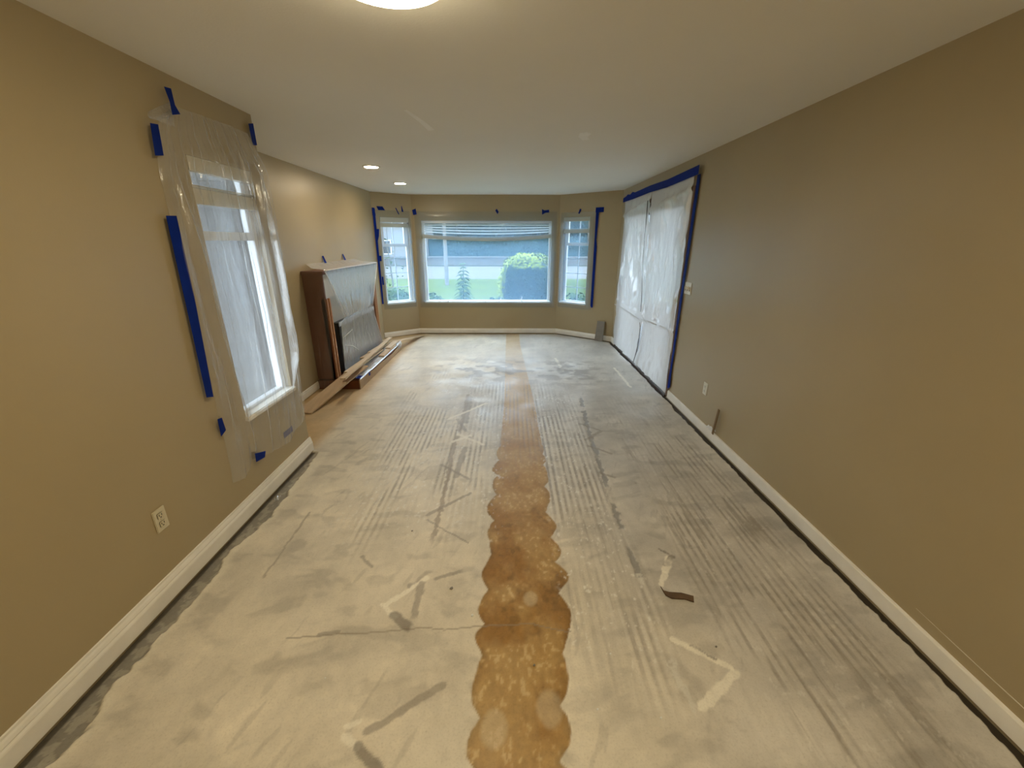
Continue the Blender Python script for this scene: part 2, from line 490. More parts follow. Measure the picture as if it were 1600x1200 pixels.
    poly([(.688, 1.702), (.659, 1.484), (.68, 1.304), (.683, 1.166), (.696, 1.046)], 0.016, (0.62, 0.60, 0.53), 0.7, 0.03, 0.5)
    poly([(-.495, 4.789), (-.471, 3.649), (-.489, 3.124), (-.464, 2.542), (-.458, 2.059), (-.469, 1.947)], 0.020, (0.29, 0.235, 0.175), 0.75, 0.016, 0.34)
    poly([(-1.31, 2.25), (-1.30, 1.70)], 0.008, (0.30, 0.26, 0.2), 0.6, 0.01)
    # short chevron strips left by old adhesive: dark scrapes and pale fills
    SEG = [(-.535, 2.214, -.276, 2.462, .026, -1), (-.526, 2.169, -.245, 1.958, .012, -1), (-.543, 2.838, -.307, 2.643, .025, -1), (-.385, 3.124, -.41, 2.67, .046, -1),
           (-.606, 1.524, -.435, 1.692, .029, 1), (-.518, 1.642, -.437, 1.736, .03, -1), (-.393, 1.683, -.239, 1.749, .024, -1), (-.621, 1.524, -.543, 1.453, .028, 1),
           (-.549, 1.463, -.466, 1.395, .045, -2), (-.454, 1.654, -.456, 1.442, .038, -1), (-.516, .986, -.273, 1.136, .029, -1), (-.591, 1.0, -.555, 1.017, .021, 1),
           (-.589, .966, -.538, .936, .027, 1), (-.538, .936, -.432, .862, .035, -2), (.672, 3.618, .845, 3.461, .024, -1), (.854, 3.447, .675, 3.278, .035, -1),
           (.682, 3.157, .844, 3.021, .027, -1), (.678, 2.731, .92, 2.581, .024, -1), (.726, 1.334, .919, 1.21, .028, 1), (.793, 1.304, .877, 1.245, .011, -2),
           (.922, 1.191, .734, 1.059, .036, 1), (.888, 1.831, .837, 1.737, .035, 1), (.91, 1.841, .853, 1.783, .025, -2), (.852, 1.902, .903, 1.861, .015, -2),
           (.832, 1.724, .778, 1.638, .027, 1), (-.524, 3.725, -.324, 3.242, .036, -1), (-.454, 4.346, -.433, 3.648, .048, -1), (-.505, 3.242, -.364, 3.369, .035, 1),
           (-.484, 3.395, -.236, 3.194, .034, 1), (-.62, 3.725, -.261, 4.151, .033, 1), (-.834, 1.846, -.757, 1.774, .018, -1), (1.463, 5.471, 1.465, 4.671, .034, 1),
           (.688, 5.968, .725, 5.321, .037, 1), (-.856, 1.364, -.786, 1.37, .023, -1)]
    for x0, y0, x1, y1, wd, s in SEG:
        c = (0.82, 0.78, 0.67) if s > 0 else ((0.27, 0.235, 0.19) if s == -1 else (0.13, 0.105, 0.08))
        poly([(x0, y0), (x1, y1)], wd * 0.62, c, 0.75 if s > 0 else 0.66, 0.014, 0.16 if s > 0 else (0.33 if s > -2 else 0.2))
    # darker crumbly band where the old coat was scraped, before the bay
    deb = np.exp(-((Y - 5.35) / 0.55) ** 2) * sstep(-1.3, -0.7, X) * sstep(1.5, 0.9, X)
    blend((0.20, 0.165, 0.13), deb * sstep(0.47, 0.66, fbm(X * 7, Y * 9, 141, 4)) * 0.75)
    # tan, uncoated floor in the recess by the fireplace and at the bay edge
    lw = sstep(-1.60, -1.74, X + 0.05 * (mid - .5)) * sstep(3.0, 3.2, Y)
    tan = np.array([0.47, 0.315, 0.145])
    col = col + ((tan * (0.75 + .5 * mid)[..., None]) - col) * (lw * (0.72 + 0.28 * sstep(.35, .6, big)))[..., None]
    bay = sstep(7.15, 7.6, Y + 0.25 * (mid - .5)) * sstep(-0.2, -1.2, X)
    blend((0.44, 0.34, 0.2), bay * 0.6)
    # ragged edge of the coat: bare slab along the skirting
    jag = fbm(X * 3, Y * 7, 151, 4)
    dl = X - XN
    el = sstep(0.012, -0.004, dl - (0.040 + 0.110 * jag * sstep(3.2, 2.4, Y)) + .034 * (fine - .5)) * (Y < YJ)
    dr = XR - X
    er = sstep(0.008, -0.004, dr - (0.020 + 0.042 * jag) + .022 * (fine - .5))
    blend((0.72, 0.67, 0.55), sstep(0.05, 0.0, dl - (0.060 + 0.110 * jag)) * (Y < YJ) * .6)
    blend(dgrey * 1.5 * 1.0, el * 0.92 * (0.75 + .25 * (fine > .45)))
    blend(dbrown * 1.2, sstep(0.030, 0.020, dl + .012 * (fine - .5)) * (Y < YJ) * .8)
    blend(dbrown * 1.3, er)
    eb = sstep(0.012, -0.004, (YB - Y) - (0.03 + 0.03 * jag))
    blend(dbrown * 2.0, eb)
    dR = ((X - XBR) * (YB - YCR) + (YB - Y) * -(XR - XBR) * 1.0)
    nrm = math.hypot(XR - XBR, YB - YCR)
    ddr = ((XR - X) * (YB - YCR) + (YCR - Y) * (XR - XBR)) / nrm
    blend(dbrown * 1.6, sstep(0.012, -0.004, ddr - (0.03 + 0.02 * jag)))
    rel = rel - 0.012 * np.clip(el + er + eb, 0, 1)
    col = col * (0.93 + 0.14 * fine)[..., None]
    col = np.clip(col * 1.10, 0.01, 0.9)
    Z = rel
    ny, nx = X.shape
    ddl = ((X - XF) * (YB - YCL) + (YCL - Y) * (XBL - XF)) / math.hypot(XBL - XF, YB - YCL)
    ok = (X < XR + .012) & ((Y > YJ - .02) | (X > XN - .02)) & (ddr > -0.03) & (ddl > -0.03)
    idx = np.arange(ny * nx).reshape(ny, nx)
    keep = ok[:-1, :-1] & ok[1:, 1:] & ok[1:, :-1] & ok[:-1, 1:]
    quads = np.stack([idx[:-1, :-1], idx[:-1, 1:], idx[1:, 1:], idx[1:, :-1]], -1)[keep]
    used = np.zeros(ny * nx, bool); used[quads.ravel()] = True
    remap = np.cumsum(used) - 1
    V = np.stack([X, Y, Z], -1).reshape(-1, 3)[used]
    C = col.reshape(-1, 3)[used]
    Q = remap[quads]
    me = bpy.data.meshes.new('floor')
    me.vertices.add(len(V)); me.vertices.foreach_set('co', V.astype(np.float32).ravel())
    me.loops.add(Q.size); me.loops.foreach_set('vertex_index', Q.astype(np.int32).ravel())
    me.polygons.add(len(Q)); me.polygons.foreach_set('loop_start', np.arange(0, Q.size, 4, dtype=np.int32))
    me.polygons.foreach_set('use_smooth', np.ones(len(Q), bool))
    me.update(calc_edges=True)
    at = me.color_attributes.new('coat', 'FLOAT_COLOR', 'POINT')
    at.data.foreach_set('color', np.concatenate([C, np.ones((len(C), 1))], 1).astype(np.float32).ravel())
    m, nt, out = nmat('levelled_concrete')
    p = N(nt, 'ShaderNodeBsdfPrincipled')
    a = N(nt, 'ShaderNodeAttribute', attribute_name='coat')
    v = coords(nt)
    sp = ramp(nt, noise(nt, v, 110, 6, 0.75), [(0.25, (0.76, 0.74, 0.70)), (0.46, (1, 1, 1)), (0.75, (1.08, 1.08, 1.08))])
    mx = N(nt, 'ShaderNodeMix', data_type='RGBA', blend_type='MULTIPLY')
    mx.inputs[0].default_value = 1.0
    nt.links.new(a.outputs['Color'], mx.inputs[6]); nt.links.new(sp, mx.inputs[7])
    nt.links.new(mx.outputs[2], p.inputs['Base Color'])
    rr = ramp(nt, noise(nt, v, 3.0, 5), [(0.35, (0.34,) * 3), (0.65, (0.56,) * 3)])
    nt.links.new(rr, p.inputs['Roughness'])
    p.inputs['Specular IOR Level'].default_value = 0.5
    nt.links.new(bump(nt, noise(nt, v, 90, 5, 0.65), 0.14, 0.004), p.inputs['Normal'])
    nt.links.new(p.outputs[0], out.inputs[0])
    me.materials.append(m)
    o = bpy.data.objects.new('floor', me)
    COL.objects.link(o)
    struct(o, 'scraped concrete floor with trowel ridges and a brown stained strip', 'floor')
build_floor()

# ------------------------------------------------------------------ baseboards
def baseboard(name, a, b, prof, label, m=None):
    """prof: [(distance from wall, z)] swept from a to b; room on the left of a->b"""
    a, b = Vector((*a, 0)), Vector((*b, 0))
    d = (b - a).normalized()
    n = Vector((-d.y, d.x, 0))
    pts = [a + n * r + Vector((0, 0, z)) for r, z in prof]
    o = MB().prism(pts, b - a).build(name, m or M_white)
    return struct(o, label, 'baseboard')
P_MOULD = [(0, .016), (.017, .016), (.018, .085), (.0165, .092), (.012, .100), (.013, .106), (.010, .118), (.006, .126), (.006, .136), (0, .138)]
P_FLAT = [(0, .014), (.014, .014), (.014, .088), (.011, .094), (0, .096)]
P_BACK = [(0, .012), (.014, .012), (.014, .075), (.010, .082), (.008, .098), (0, .10)]
baseboard('baseboard_left_near', (XN, YJ + .016), (XN, Y0), P_MOULD, 'white moulded skirting along the wall with the narrow window')
baseboard('baseboard_left_return', (XF, YJ), (XN + .0, YJ), P_MOULD, 'white skirting on the short return wall')
baseboard('baseboard_left_far', (XF, 4.62), (XF, YJ), P_BACK, 'white skirting behind the planks next to the fireplace')
baseboard('baseboard_left_bay', (XBL, YB), (XF, YCL), P_BACK, 'white skirting under the narrow window beside the fireplace')
baseboard('baseboard_bay', (XBR, YB), (XBL, YB), P_BACK, 'white skirting under the picture window')
baseboard('baseboard_right_bay', (XR, YCR), (XBR, YB), P_BACK, 'white skirting behind the leaning grey tile')
baseboard('baseboard_right_far', (XR, 6.78), (XR, YCR), P_BACK, 'short white skirting between doorway and bay')
baseboard('baseboard_right_near', (XR, Y0), (XR, 4.30), P_FLAT, 'plain white skirting along the wall with the doorway')

# ------------------------------------------------------------------ windows
def frame_ax(a, b):
    a, b = Vector((*a, 0)), Vector((*b, 0))
    d = (b - a).normalized()
    return a, d, Vector((d.y, -d.x, 0))      # origin, along, outward

def wbox(mb, ax, s0, s1, o0, o1, z0, z1):
    """box in wall coordinates: s along, o outward from the inner face, z up"""
    a, d, n = ax
    c = a + d * (s0 + s1) / 2 + n * (o0 + o1) / 2 + Vector((0, 0, (z0 + z1) / 2))
    return mb.obox(c, d * (s1 - s0) / 2, n * (o1 - o0) / 2, Vector((0, 0, (z1 - z0) / 2)))

def window(name, ax, s0, s1, z0, z1, label, rail=None, vm=(), hm=(), fw=0.045, depth=(0.075, 0.125), sill_out=0.03, frame_m=None, sash=False):
    a, d, n = ax
    base = a + d * (s0 + s1) / 2 + Vector((0, 0, z0))
    t = thing(name, base, label, 'window', None, 'structure')
    fm = frame_m or M_vinyl
    o0, o1 = depth
    for nm, q in (('frame_stile', (s0, s0 + fw, z0, z1)), ('frame_stile', (s1 - fw, s1, z0, z1)), ('frame_rail', (s0 + fw, s1 - fw, z0, z0 + fw)), ('frame_rail', (s0 + fw, s1 - fw, z1 - fw, z1))):
        wbox(MB(), ax, q[0], q[1], o0, o1, q[2], q[3]).build(nm, fm, t, 0.004)
    if rail:
        wbox(MB(), ax, s0 + fw, s1 - fw, o0 - .005, o1, rail - .025, rail + .025).build('sash_rail', fm, t, 0.004)
        for q in ((s0 + fw, s0 + fw + .028, rail + .025, z1 - fw), (s1 - fw - .028, s1 - fw, rail + .025, z1 - fw)):
            wbox(MB(), ax, q[0], q[1], o0 + .005, o1 - .01, q[2], q[3]).build('sash_stile', fm, t, 0.003)
    om = (o0 + o1) / 2
    for s in vm:
        wbox(MB(), ax, s - .006, s + .006, om - .008, om + .008, z0 + fw, z1 - fw).build('muntin', M_muntin, t)
    for z in hm:
        wbox(MB(), ax, s0 + fw, s1 - fw, om - .006, om + .006, z - .006, z + .006).build('muntin', M_muntin, t)
    wbox(MB(), ax, s0 + fw - .01, s1 - fw + .01, om + .010, om + .014, z0 + fw - .01, z1 - fw + .01).build('pane', M_glass, t)
    wbox(MB(), ax, s0 - .012, s1 + .012, -sill_out, o0, z0 - .004, z0 + .028).build('sill', M_white, t, 0.006)
    return t

AX_R = frame_ax((XR, YCR), (XBR, YB))
AX_C = frame_ax((XBR, YB), (XBL, YB))
AX_L = frame_ax((XBL, YB), (XF, YCL))
AX_N = frame_ax((XN, YJ), (XN, Y0))
window('window_1', AX_N, YJ - 2.94, YJ - 2.372, 0.60, 2.095, 'narrow white framed window behind the taped plastic sheet', rail=1.70, depth=(0.04, 0.09))
window('window_2', AX_L, .07, .585, .60, 2.06, 'narrow bay window with muntins, beside the fireplace', rail=1.61, vm=(.34,), hm=(1.385, 1.135, .885))
window('window_3', AX_C, XBR - .740, XBR + 1.580, .585, 2.02, 'wide picture window looking out on the lawn and round shrub', fw=.04)
window('window_4', AX_R, .565, 1.085, .60, 2.07, 'narrow bay window with muntins, beside the doorway', rail=1.63, vm=(.80,), hm=(1.385, 1.13, .885))

# ------------------------------------------------------------------ patio door behind the plastic
AX_D = frame_ax((XR, Y0), (XR, YCR))
def dS(y): return y - Y0
door = thing('door_1', (XR, 5.54, 0), 'wide sliding door behind the milky plastic sheets', 'door', None, 'structure')
for nm, q in (('jamb', (4.36, 4.42, 0, 2.14)), ('jamb', (6.66, 6.72, 0, 2.14)), ('head', (4.42, 6.66, 2.08, 2.14)), ('threshold', (4.42, 6.66, -.02, .03))):
    wbox(MB(), AX_D, dS(q[0]), dS(q[1]), .03, .13, q[2], q[3]).build(nm, M_dark, door, 0.004)
for y0, y1, off in ((4.42, 5.56, .05), (5.50, 6.66, .09)):
    pn = wbox(MB(), AX_D, dS(y0), dS(y0 + .05), off, off + .03, .03, 2.08)
    wbox(pn, AX_D, dS(y1 - .05), dS(y1), off, off + .03, .03, 2.08)
    wbox(pn, AX_D, dS(y0 + .05), dS(y1 - .05), off, off + .03, .03, .10)
    wbox(pn, AX_D, dS(y0 + .05), dS(y1 - .05), off, off + .03, 2.02, 2.08)
    fo = pn.build('door_panel', M_dark, door, 0.003)
    wbox(MB(), AX_D, dS(y0 + .04), dS(y1 - .04), off + .012, off + .018, .09, 2.03).build('pane', M_glass, fo)
o = wbox(MB(), AX_D, dS(4.315), dS(4.362), -.016, 0, .02, 2.185)
wbox(o, AX_D, dS(6.718), dS(6.765), -.016, 0, .02, 2.185)
wbox(o, AX_D, dS(4.362), dS(6.718), -.016, 0, 2.138, 2.185)
o = o.build('trim_1', paint('brown_door_casing', (0.20, 0.13, 0.085), 0.5, 0.1, 5, 50, 0.1), None, 0.003)
struct(o, 'thin brown casing around the plastic covered doorway', 'trim')
o = wbox(MB(), AX_D, dS(4.36), dS(6.78), -.022, .02, -.01, .022).build('trim_2', M_dark, None, 0.004)
struct(o, 'dark threshold strip on the floor under the plastic door sheets', 'trim')

# ------------------------------------------------------------------ ceiling lamps
def flush_lamp(x, y, r, label):
    t = thing('ceiling_lamp', (x, y, H), label, 'ceiling lamp', 'round flush ceiling lamps')
    MB().lathe((x, y, H), [(r + .012, 0), (r + .014, -.022), (r + .004, -.034), (r - .004, -.030), (r - .006, 0)], 64).build('rim', M_lampring, t, smooth=True)
    MB().lathe((x, y, H), [(r - .004, -.020), (r - .006, -.034), (r * .94, -.050), (r * .75, -.064), (r * .4, -.072), (.01, -.074)], 64).build('diffuser', M_lamp, t, smooth=True)
flush_lamp(-0.356, 1.487, 0.19, 'big round flush ceiling lamp, lit bright, the one closest to the bay')
flush_lamp(0.95, -0.1, 0.19, 'added unseen round flush ceiling lamp, second from the bay')  # this lamp and the next two are added unseen to brighten the room
flush_lamp(-0.356, -2.6, 0.19, 'added unseen round flush ceiling lamp, third from the bay')
flush_lamp(0.55, -4.4, 0.19, 'added unseen round flush ceiling lamp close to the plain rear wall')
def downlight(x, y, label):
    t = thing('downlight', (x, y, H), label, 'ceiling lamp', 'small recessed downlights')
    MB().lathe((x, y, H), [(.094, 0), (.092, -.006), (.074, -.009), (.070, -.004), (.070, 0)], 40).build('trim_ring', M_lampring, t, smooth=True)
    MB().lathe((x, y, H), [(.070, -.003), (.066, -.010), (.03, -.013), (.005, -.013)], 40).build('lens', M_spot, t, smooth=True)
downlight(-1.507, 4.959, 'small lit downlight above the hearth, the one farther from the bay')
downlight(-1.534, 6.290, 'small lit downlight in the ceiling close to the bay')

M_fill = paint('white_filler', (0.90, 0.88, 0.82), 0.7, 0.03, 8, 60, 0.1)
for pts, lab in (([(.52, 3.50), (.57, 3.47), (.61, 3.52), (.60, 3.62), (.63, 3.70), (.58, 3.72), (.53, 3.62)], 'small pale filler patch on the ceiling, opposite the narrow window'),
                 ([(-.66, 2.95), (-.64, 2.94), (-.58, 3.20), (-.55, 3.42), (-.60, 3.44), (-.62, 3.2)], 'long thin filler smear on the ceiling near the wall corner')):
    tag(MB().prism([(x, y, H) for x, y in pts], (0, 0, -.0008)).build('filler_patch', M_fill), lab, 'filler patch')

# ------------------------------------------------------------------ switch plate and outlets
def outlet(side, x, yc, zc, m, label, w=.07, h=.115):
    s = 1 if side == 'L' else -1
    t = thing('wall_outlet', (x, yc, zc - h / 2), label, 'outlet')
    MB().box(x, x + s * .007, yc - w / 2, yc + w / 2, zc - h / 2, zc + h / 2).build('cover_plate', m, t, 0.003)
    for dz in (.022, -.022):
        r = MB().box(x + s * .005, x + s * .0095, yc - .017, yc + .017, zc + dz - .015, zc + dz + .015).build('receptacle', m, t, 0.004)
        for dy in (-.007, .007):
            MB().box(x + s * .009, x + s * .0100, yc + dy - .0016, yc + dy + .0016, zc + dz - .002, zc + dz + .008).build('slot', M_slot, r)
        MB().box(x + s * .009, x + s * .0100, yc - .003, yc + .003, zc + dz - .011, zc + dz - .006).build('slot', M_slot, r)
    MB().box(x + s * .007, x + s * .0085, yc - .003, yc + .003, zc - .003, zc + .003).build('screw', m, t)
outlet('L', XN, 1.63, .42, M_plate, 'ivory double outlet low on the wall with the narrow window')
outlet('R', XR, 3.495, .407, M_plate_w, 'white double outlet low on the wall beside the doorway')
t = thing('light_switch', (XR, 4.165, 1.176), 'white multi switch plate beside the blue taped doorway', 'light switch')
MB().box(XR - .007, XR, 4.088, 4.240, 1.176, 1.292).build('cover_plate', M_plate_w, t, 0.003)
for yy in (4.118, 4.164, 4.210):
    k = MB().box(XR - .0085, XR - .006, yy - .010, yy + .010, 1.206, 1.262).build('switch_frame', M_plate_w, t, 0.001)
    MB().obox((XR - .011, yy, 1.236), (.006, 0, .004), (0, .005, 0), (-.004, 0, .012)).build('toggle', M_plate_w, k, 0.001)
    MB().box(XR - .0095, XR - .0083, yy - .006, yy + .006, 1.208, 1.222).build('slot', M_slot, k)

# ------------------------------------------------------------------ window blinds
def blind(ax, s0, s1, ztop, parts, label):
    a, d, n = ax
    t = thing('window_blind', a + d * (s0 + s1) / 2 + n * .04 + Vector((0, 0, ztop - .3)), label, 'blind')
    for nm, z0, z1, o0, o1, m, sag in parts:
        mb = MB()
        K = 24 if sag else 1
        for k in range(K):
            u0, u1 = k / K, (k + 1) / K
            g0 = sag * (1 - (2 * u0 - 1) ** 2); g1 = sag * (1 - (2 * u1 - 1) ** 2)
            pts = []
            for u, g in ((u0, g0), (u1, g1)):
                s = s0 + (s1 - s0) * u
                p = a + d * s
                pts.append([p + n * oo + Vector((0, 0, zz - g)) for oo, zz in ((o0, z0), (o1, z0), (o1, z1), (o0, z1))])
            A, B = pts
            mb.add(A + B, [(0, 1, 5, 4), (1, 2, 6, 5), (2, 3, 7, 6), (3, 0, 4, 7)] + ([(0, 3, 2, 1)] if k == 0 else []) + ([(4, 5, 6, 7)] if k == K - 1 else []))
        mb.build(nm, m, t)
    return t
W = M_vinyl
blind(AX_C, XBR - .735, XBR + 1.575, 2.02, [('headrail', 1.975, 2.018, .02, .06, W, 0)] +
      [('slat', 1.938 - .036 * k, 1.960 - .036 * k, .030, .034, M_blind, .013 * k) for k in range(4)] +
      [('slat', 1.811 - .003 * k, 1.8125 - .003 * k, .015, .06, M_cream, .055) for k in range(3)] +
      [('bottom_rail', 1.735, 1.798, .018, .058, M_cream, .055)], 'raised white blind with a sagging bottom rail in the picture window')
blind(AX_L, .075, .58, 2.06, [('headrail', 1.985, 2.058, -.004, .05, M_cream, 0), ('slat', 1.975, 1.978, .01, .05, M_cream, 0), ('slat', 1.966, 1.969, .01, .05, M_cream, 0), ('bottom_rail', 1.905, 1.962, .012, .05, M_cream, 0)],
      'raised cream blind in the narrow window beside the fireplace')
blind(AX_R, .57, 1.08, 2.07, [('headrail', 2.005, 2.068, -.004, .05, M_cream, 0), ('slat', 1.885, 1.888, .01, .05, M_cream, 0), ('slat', 1.877, 1.880, .01, .05, M_cream, 0), ('bottom_rail', 1.815, 1.873, .012, .05, M_cream, 0)],
      'raised cream blind in the narrow window beside the doorway')
blind(AX_N, YJ - 2.935, YJ - 2.377, 2.09, [('headrail', 2.022, 2.092, -.002, .04, M_cream, 0), ('slat', 1.952, 1.955, .005, .038, M_cream, 0), ('slat', 1.943, 1.946, .005, .038, M_cream, 0), ('bottom_rail', 1.862, 1.938, .006, .038, M_cream, 0)],
      'raised cream blind behind the plastic sheet on the narrow window')

# ------------------------------------------------------------------ plastic films
def wr(u, v, su, sv, seed):
    return float(fbm(np.array([u * su]), np.array([v * sv]), seed, 3)[0]) - .5

def film_object(name, fn, nu, nv, m, label, cat='plastic sheet', parent=None):
    o = MB().grid(fn, nu, nv).build(name, m, parent, smooth=True)
    if parent is None: tag(o, label, cat)
    return o

def pre(nu, nv, su, sv, seed):
    u, v = np.meshgrid(np.linspace(0, 1, nu + 1), np.linspace(0, 1, nv + 1))
    return fbm(u * su + 2.3, v * sv + 1.7, seed, 4) - .5
def samp(A, u, v):
    return float(A[int(round(v * (A.shape[0] - 1))), int(round(u * (A.shape[1] - 1)))])
def interp(pts, x):
    return float(np.interp(x, [p[0] for p in pts], [p[1] for p in pts]))

# sheet over the narrow window in the near left wall
NU, NV = 110, 170
A1 = pre(NU, NV, 14, 2.2, 201); A2 = pre(NU, NV, 34, 4, 211); A3 = pre(NU, NV, 4, 5, 221)
def near_sheet(u, v):
    # v from bottom to top
    yl = interp([(0, 2.125), (.05, 2.135), (.85, 2.155), (.94, 2.18), (1, 2.25)], v)
    yr = interp([(0, 3.02), (.3, 3.075), (.9, 3.07), (1, 2.93)], v)
    zb = interp([(0, .30), (.12, .27), (.22, .345), (.30, .31), (.5, .285), (.72, .25), (.8, .30), (1, .32)], u)
    zt = interp([(0, 2.235), (.16, 2.30), (.8, 2.315), (1, 2.31)], u)
    y = yl + (yr - yl) * u
    z = zb + (zt - zb) * v
    hang = math.sin(math.pi * min(1, max(0, v))) ** .5
    d = .016 + .030 * hang * math.sin(math.pi * min(1, u * 1.0)) ** .6
    d += .042 * samp(A1, u, v) * (0.3 + hang) + .030 * samp(A2, u, v) + .018 * samp(A3, u, v)
    d += .075 * math.exp(-((u - .80 - .05 * v) / .022) ** 2) * sstep(.12, .3, v) * sstep(1.0, .8, v)
    d += .030 * math.exp(-((u - .10 - .18 * (1 - v) ** 3) / .022) ** 2) * sstep(1.0, .6, v)
    pinch = math.exp(-(((u - .30) / .10) ** 2 + (v / .10) ** 2))
    d *= (1 - .8 * pinch)
    y += .020 * samp(A1, u, v)
    return (XN + max(.004, d), y, z)
film_object('plastic_sheet', near_sheet, NU, NV, M_filmwall, 'clear wrinkled plastic sheet taped over the narrow window by the wall corner')
# crumpled top corner of that sheet
B1 = pre(12, 12, 3, 3, 231)
def flap(u, v):
    y = 2.17 + .16 * u; z = 2.205 + .11 * v * (0.2 + .8 * u)
    return (XN + .012 + .05 * abs(samp(B1, u, v)), y, z)
ps = bpy.data.objects['plastic_sheet']
film_object('crumpled_corner', flap, 12, 12, M_filmwall, '', parent=ps)

# sheets across the three bay windows
def bay_sheet(ax, s0, s1, z0, z1, label, seed, nu=70, nv=40, press=None):
    a, d, n = ax
    C1 = pre(nu, nv, 6, 4, seed); C2 = pre(nu, nv, 14, 8, seed + 5)
    def fn(u, v):
        edge = min(u, 1 - u, v, 1 - v)
        off = .038 + .010 * samp(C1, u, v) + .003 * samp(C2, u, v) - .02 * math.exp(-edge / .03)
        w = sstep(.045, .10, 1 - v)
        if press is not None: w = w * sstep(.075, .11, abs(press - u))
        off = .010 + (off - .010) * w
        p = a + d * (s0 + (s1 - s0) * u) - n * max(.006, off)
        return (p.x, p.y, z0 + (z1 - z0) * v + .015 * samp(C1, u, v) * (v < .1))
    return film_object('plastic_sheet', fn, nu, nv, M_filmwin, label)
bay_sheet(AX_C, .045, 2.555, .50, 2.17, 'clear plastic sheet stretched over the wide picture window', 301, 100, 50)
pw = [o_ for o_ in bpy.data.objects if o_.get('label') == 'clear plastic sheet stretched over the wide picture window'][0]
for x, h, lean in ((-1.20, .07, .12), (-1.36, .05, .10), (-.43, .06, -.08), (-.22, .09, .06), (.20, .11, .02), (.24, .07, -.05)):
    MB().tube([(x, YB - .045, .60), (x + lean * .4, YB - .055, .60 + h * .35), (x + lean, YB - .045, .60 + h)], [.002, .007, .002], 6).build('bunched_fold', M_shine, pw, smooth=True)
bay_sheet(AX_L, .045, .66, .52, 2.17, 'clear plastic sheet over the narrow bay window beside the fireplace', 321, 60, 60, 1)
bay_sheet(AX_R, .44, 1.13, .52, 2.15, 'clear plastic sheet over the narrow bay window beside the doorway', 341, 60, 60, 0)

# two overlapping sheets with a slit, over the doorway
def door_sheet(y0, y1, slit_side, label, seed):
    nu, nv = 70, 130
    D1 = pre(nu, nv, 5, 6, seed); D2 = pre(nu, nv, 12, 9, seed + 9); D3 = pre(nu, nv, 8, 1.6, seed + 17)
    def fn(u, v):
        z = .045 + (2.285 - .045) * v
        slit = interp([(0, 5.52), (.06, 5.50), (.12, 5.44), (.25, 5.40), (.32, 5.39), (.5, 5.46), (.8, 5.55), (1, 5.57)], v)
        gap = interp([(0, .012), (.08, .05), (.16, .105), (.24, .095), (.29, .010), (.50, .002), (.62, .006), (.72, .002), (.82, .010), (.93, .016), (.955, .0), (1, .0)], v)
        a_, b_ = y0, y1
        if slit_side == 'far': b_ = slit - gap * .5
        else: a_ = slit + gap * .5
        y = a_ + (b_ - a_) * u
        top = sstep(1.0, .9, v)
        edge = sstep(0, .12, u) * sstep(1, .88, u)
        off = .024 + .075 * samp(D1, u, v) * top * (.4 + edge) + .040 * samp(D2, u, v) * (.4 + top) + .030 * samp(D3, u, v) * sstep(.6, 0, v)
        off += .014 * math.exp(-((v - (.315 + .012 * u)) / .006) ** 2)
        off += .020 * math.exp(-((v - .945 + .05 * u) / .012) ** 2)
        return (XR - max(.018, off), y, z + .02 * samp(D1, u, v) * (v < .02))
    return film_object('plastic_sheet', fn, nu, nv, M_filmdoor, label)
ds1 = door_sheet(4.335, 5.5, 'far', 'milky plastic sheet on the doorway half next to the light switch', 401)
ds2 = door_sheet(5.5, 6.80, 'near', 'milky plastic sheet on the doorway half next to the bay', 431)

def ribbon(pts, w, m, name, parent):
    mb = MB()
    for (y0, z0, w0), (y1, z1, w1) in zip(pts[:-1], pts[1:]):
        d_ = Vector((0, y1 - y0, z1 - z0)).normalized(); p_ = Vector((0, -d_.z, d_.y))
        a0, a1 = Vector((XR - w, y0, z0)), Vector((XR - w, y1, z1))
        mb.prism([a0 - p_ * w0, a0 + p_ * w0, a1 + p_ * w1, a1 - p_ * w1], (-.002, 0, 0))
    return mb.build(name, m, parent)
ribbon([(5.565, 2.16, .014), (5.562, 2.08, .016), (5.552, 1.96, .014), (5.545, 1.80, .006), (5.53, 1.5, .005), (5.48, 1.25, .005), (5.44, 1.12, .008), (5.40, .95, .010), (5.39, .80, .008)], .062, M_slot, 'zip', ds1)
ribbon([(5.385, .66, .008), (5.345, .60, .012), (5.345, .45, .012), (5.38, .30, .014), (5.44, .17, .010), (5.50, .07, .008)], .060, M_slot, 'zip', ds1)
ribbon([(6.78, .700, .006), (6.3, .705, .010), (5.9, .700, .010), (5.46, .690, .008)], .062, M_shine, 'seam', ds2)
ribbon([(5.36, .715, .004), (5.15, .718, .008), (5.10, .690, .006)], .062, M_shine, 'seam', ds1)
ribbon([(5.12, .735, .006), (4.95, .740, .011), (4.76, .748, .009)], .062, M_shine, 'seam', ds1)
ribbon([(4.66, .758, .007), (4.44, .765, .010)], .062, M_shine, 'seam', ds1)

# ------------------------------------------------------------------ blue painter's tape
def tape(ax, corners, label, lift=.004, group=None):
    """corners [(s, z) x4] in wall coordinates, a thin strip standing just off the wall"""
    a, d, n = ax
    pts = [a + d * s - n * lift + Vector((0, 0, z)) for s, z in corners]
    o = MB().prism(pts, -n * .0012).build('tape_strip', M_tape)
    return tag(o, label, 'tape', group)

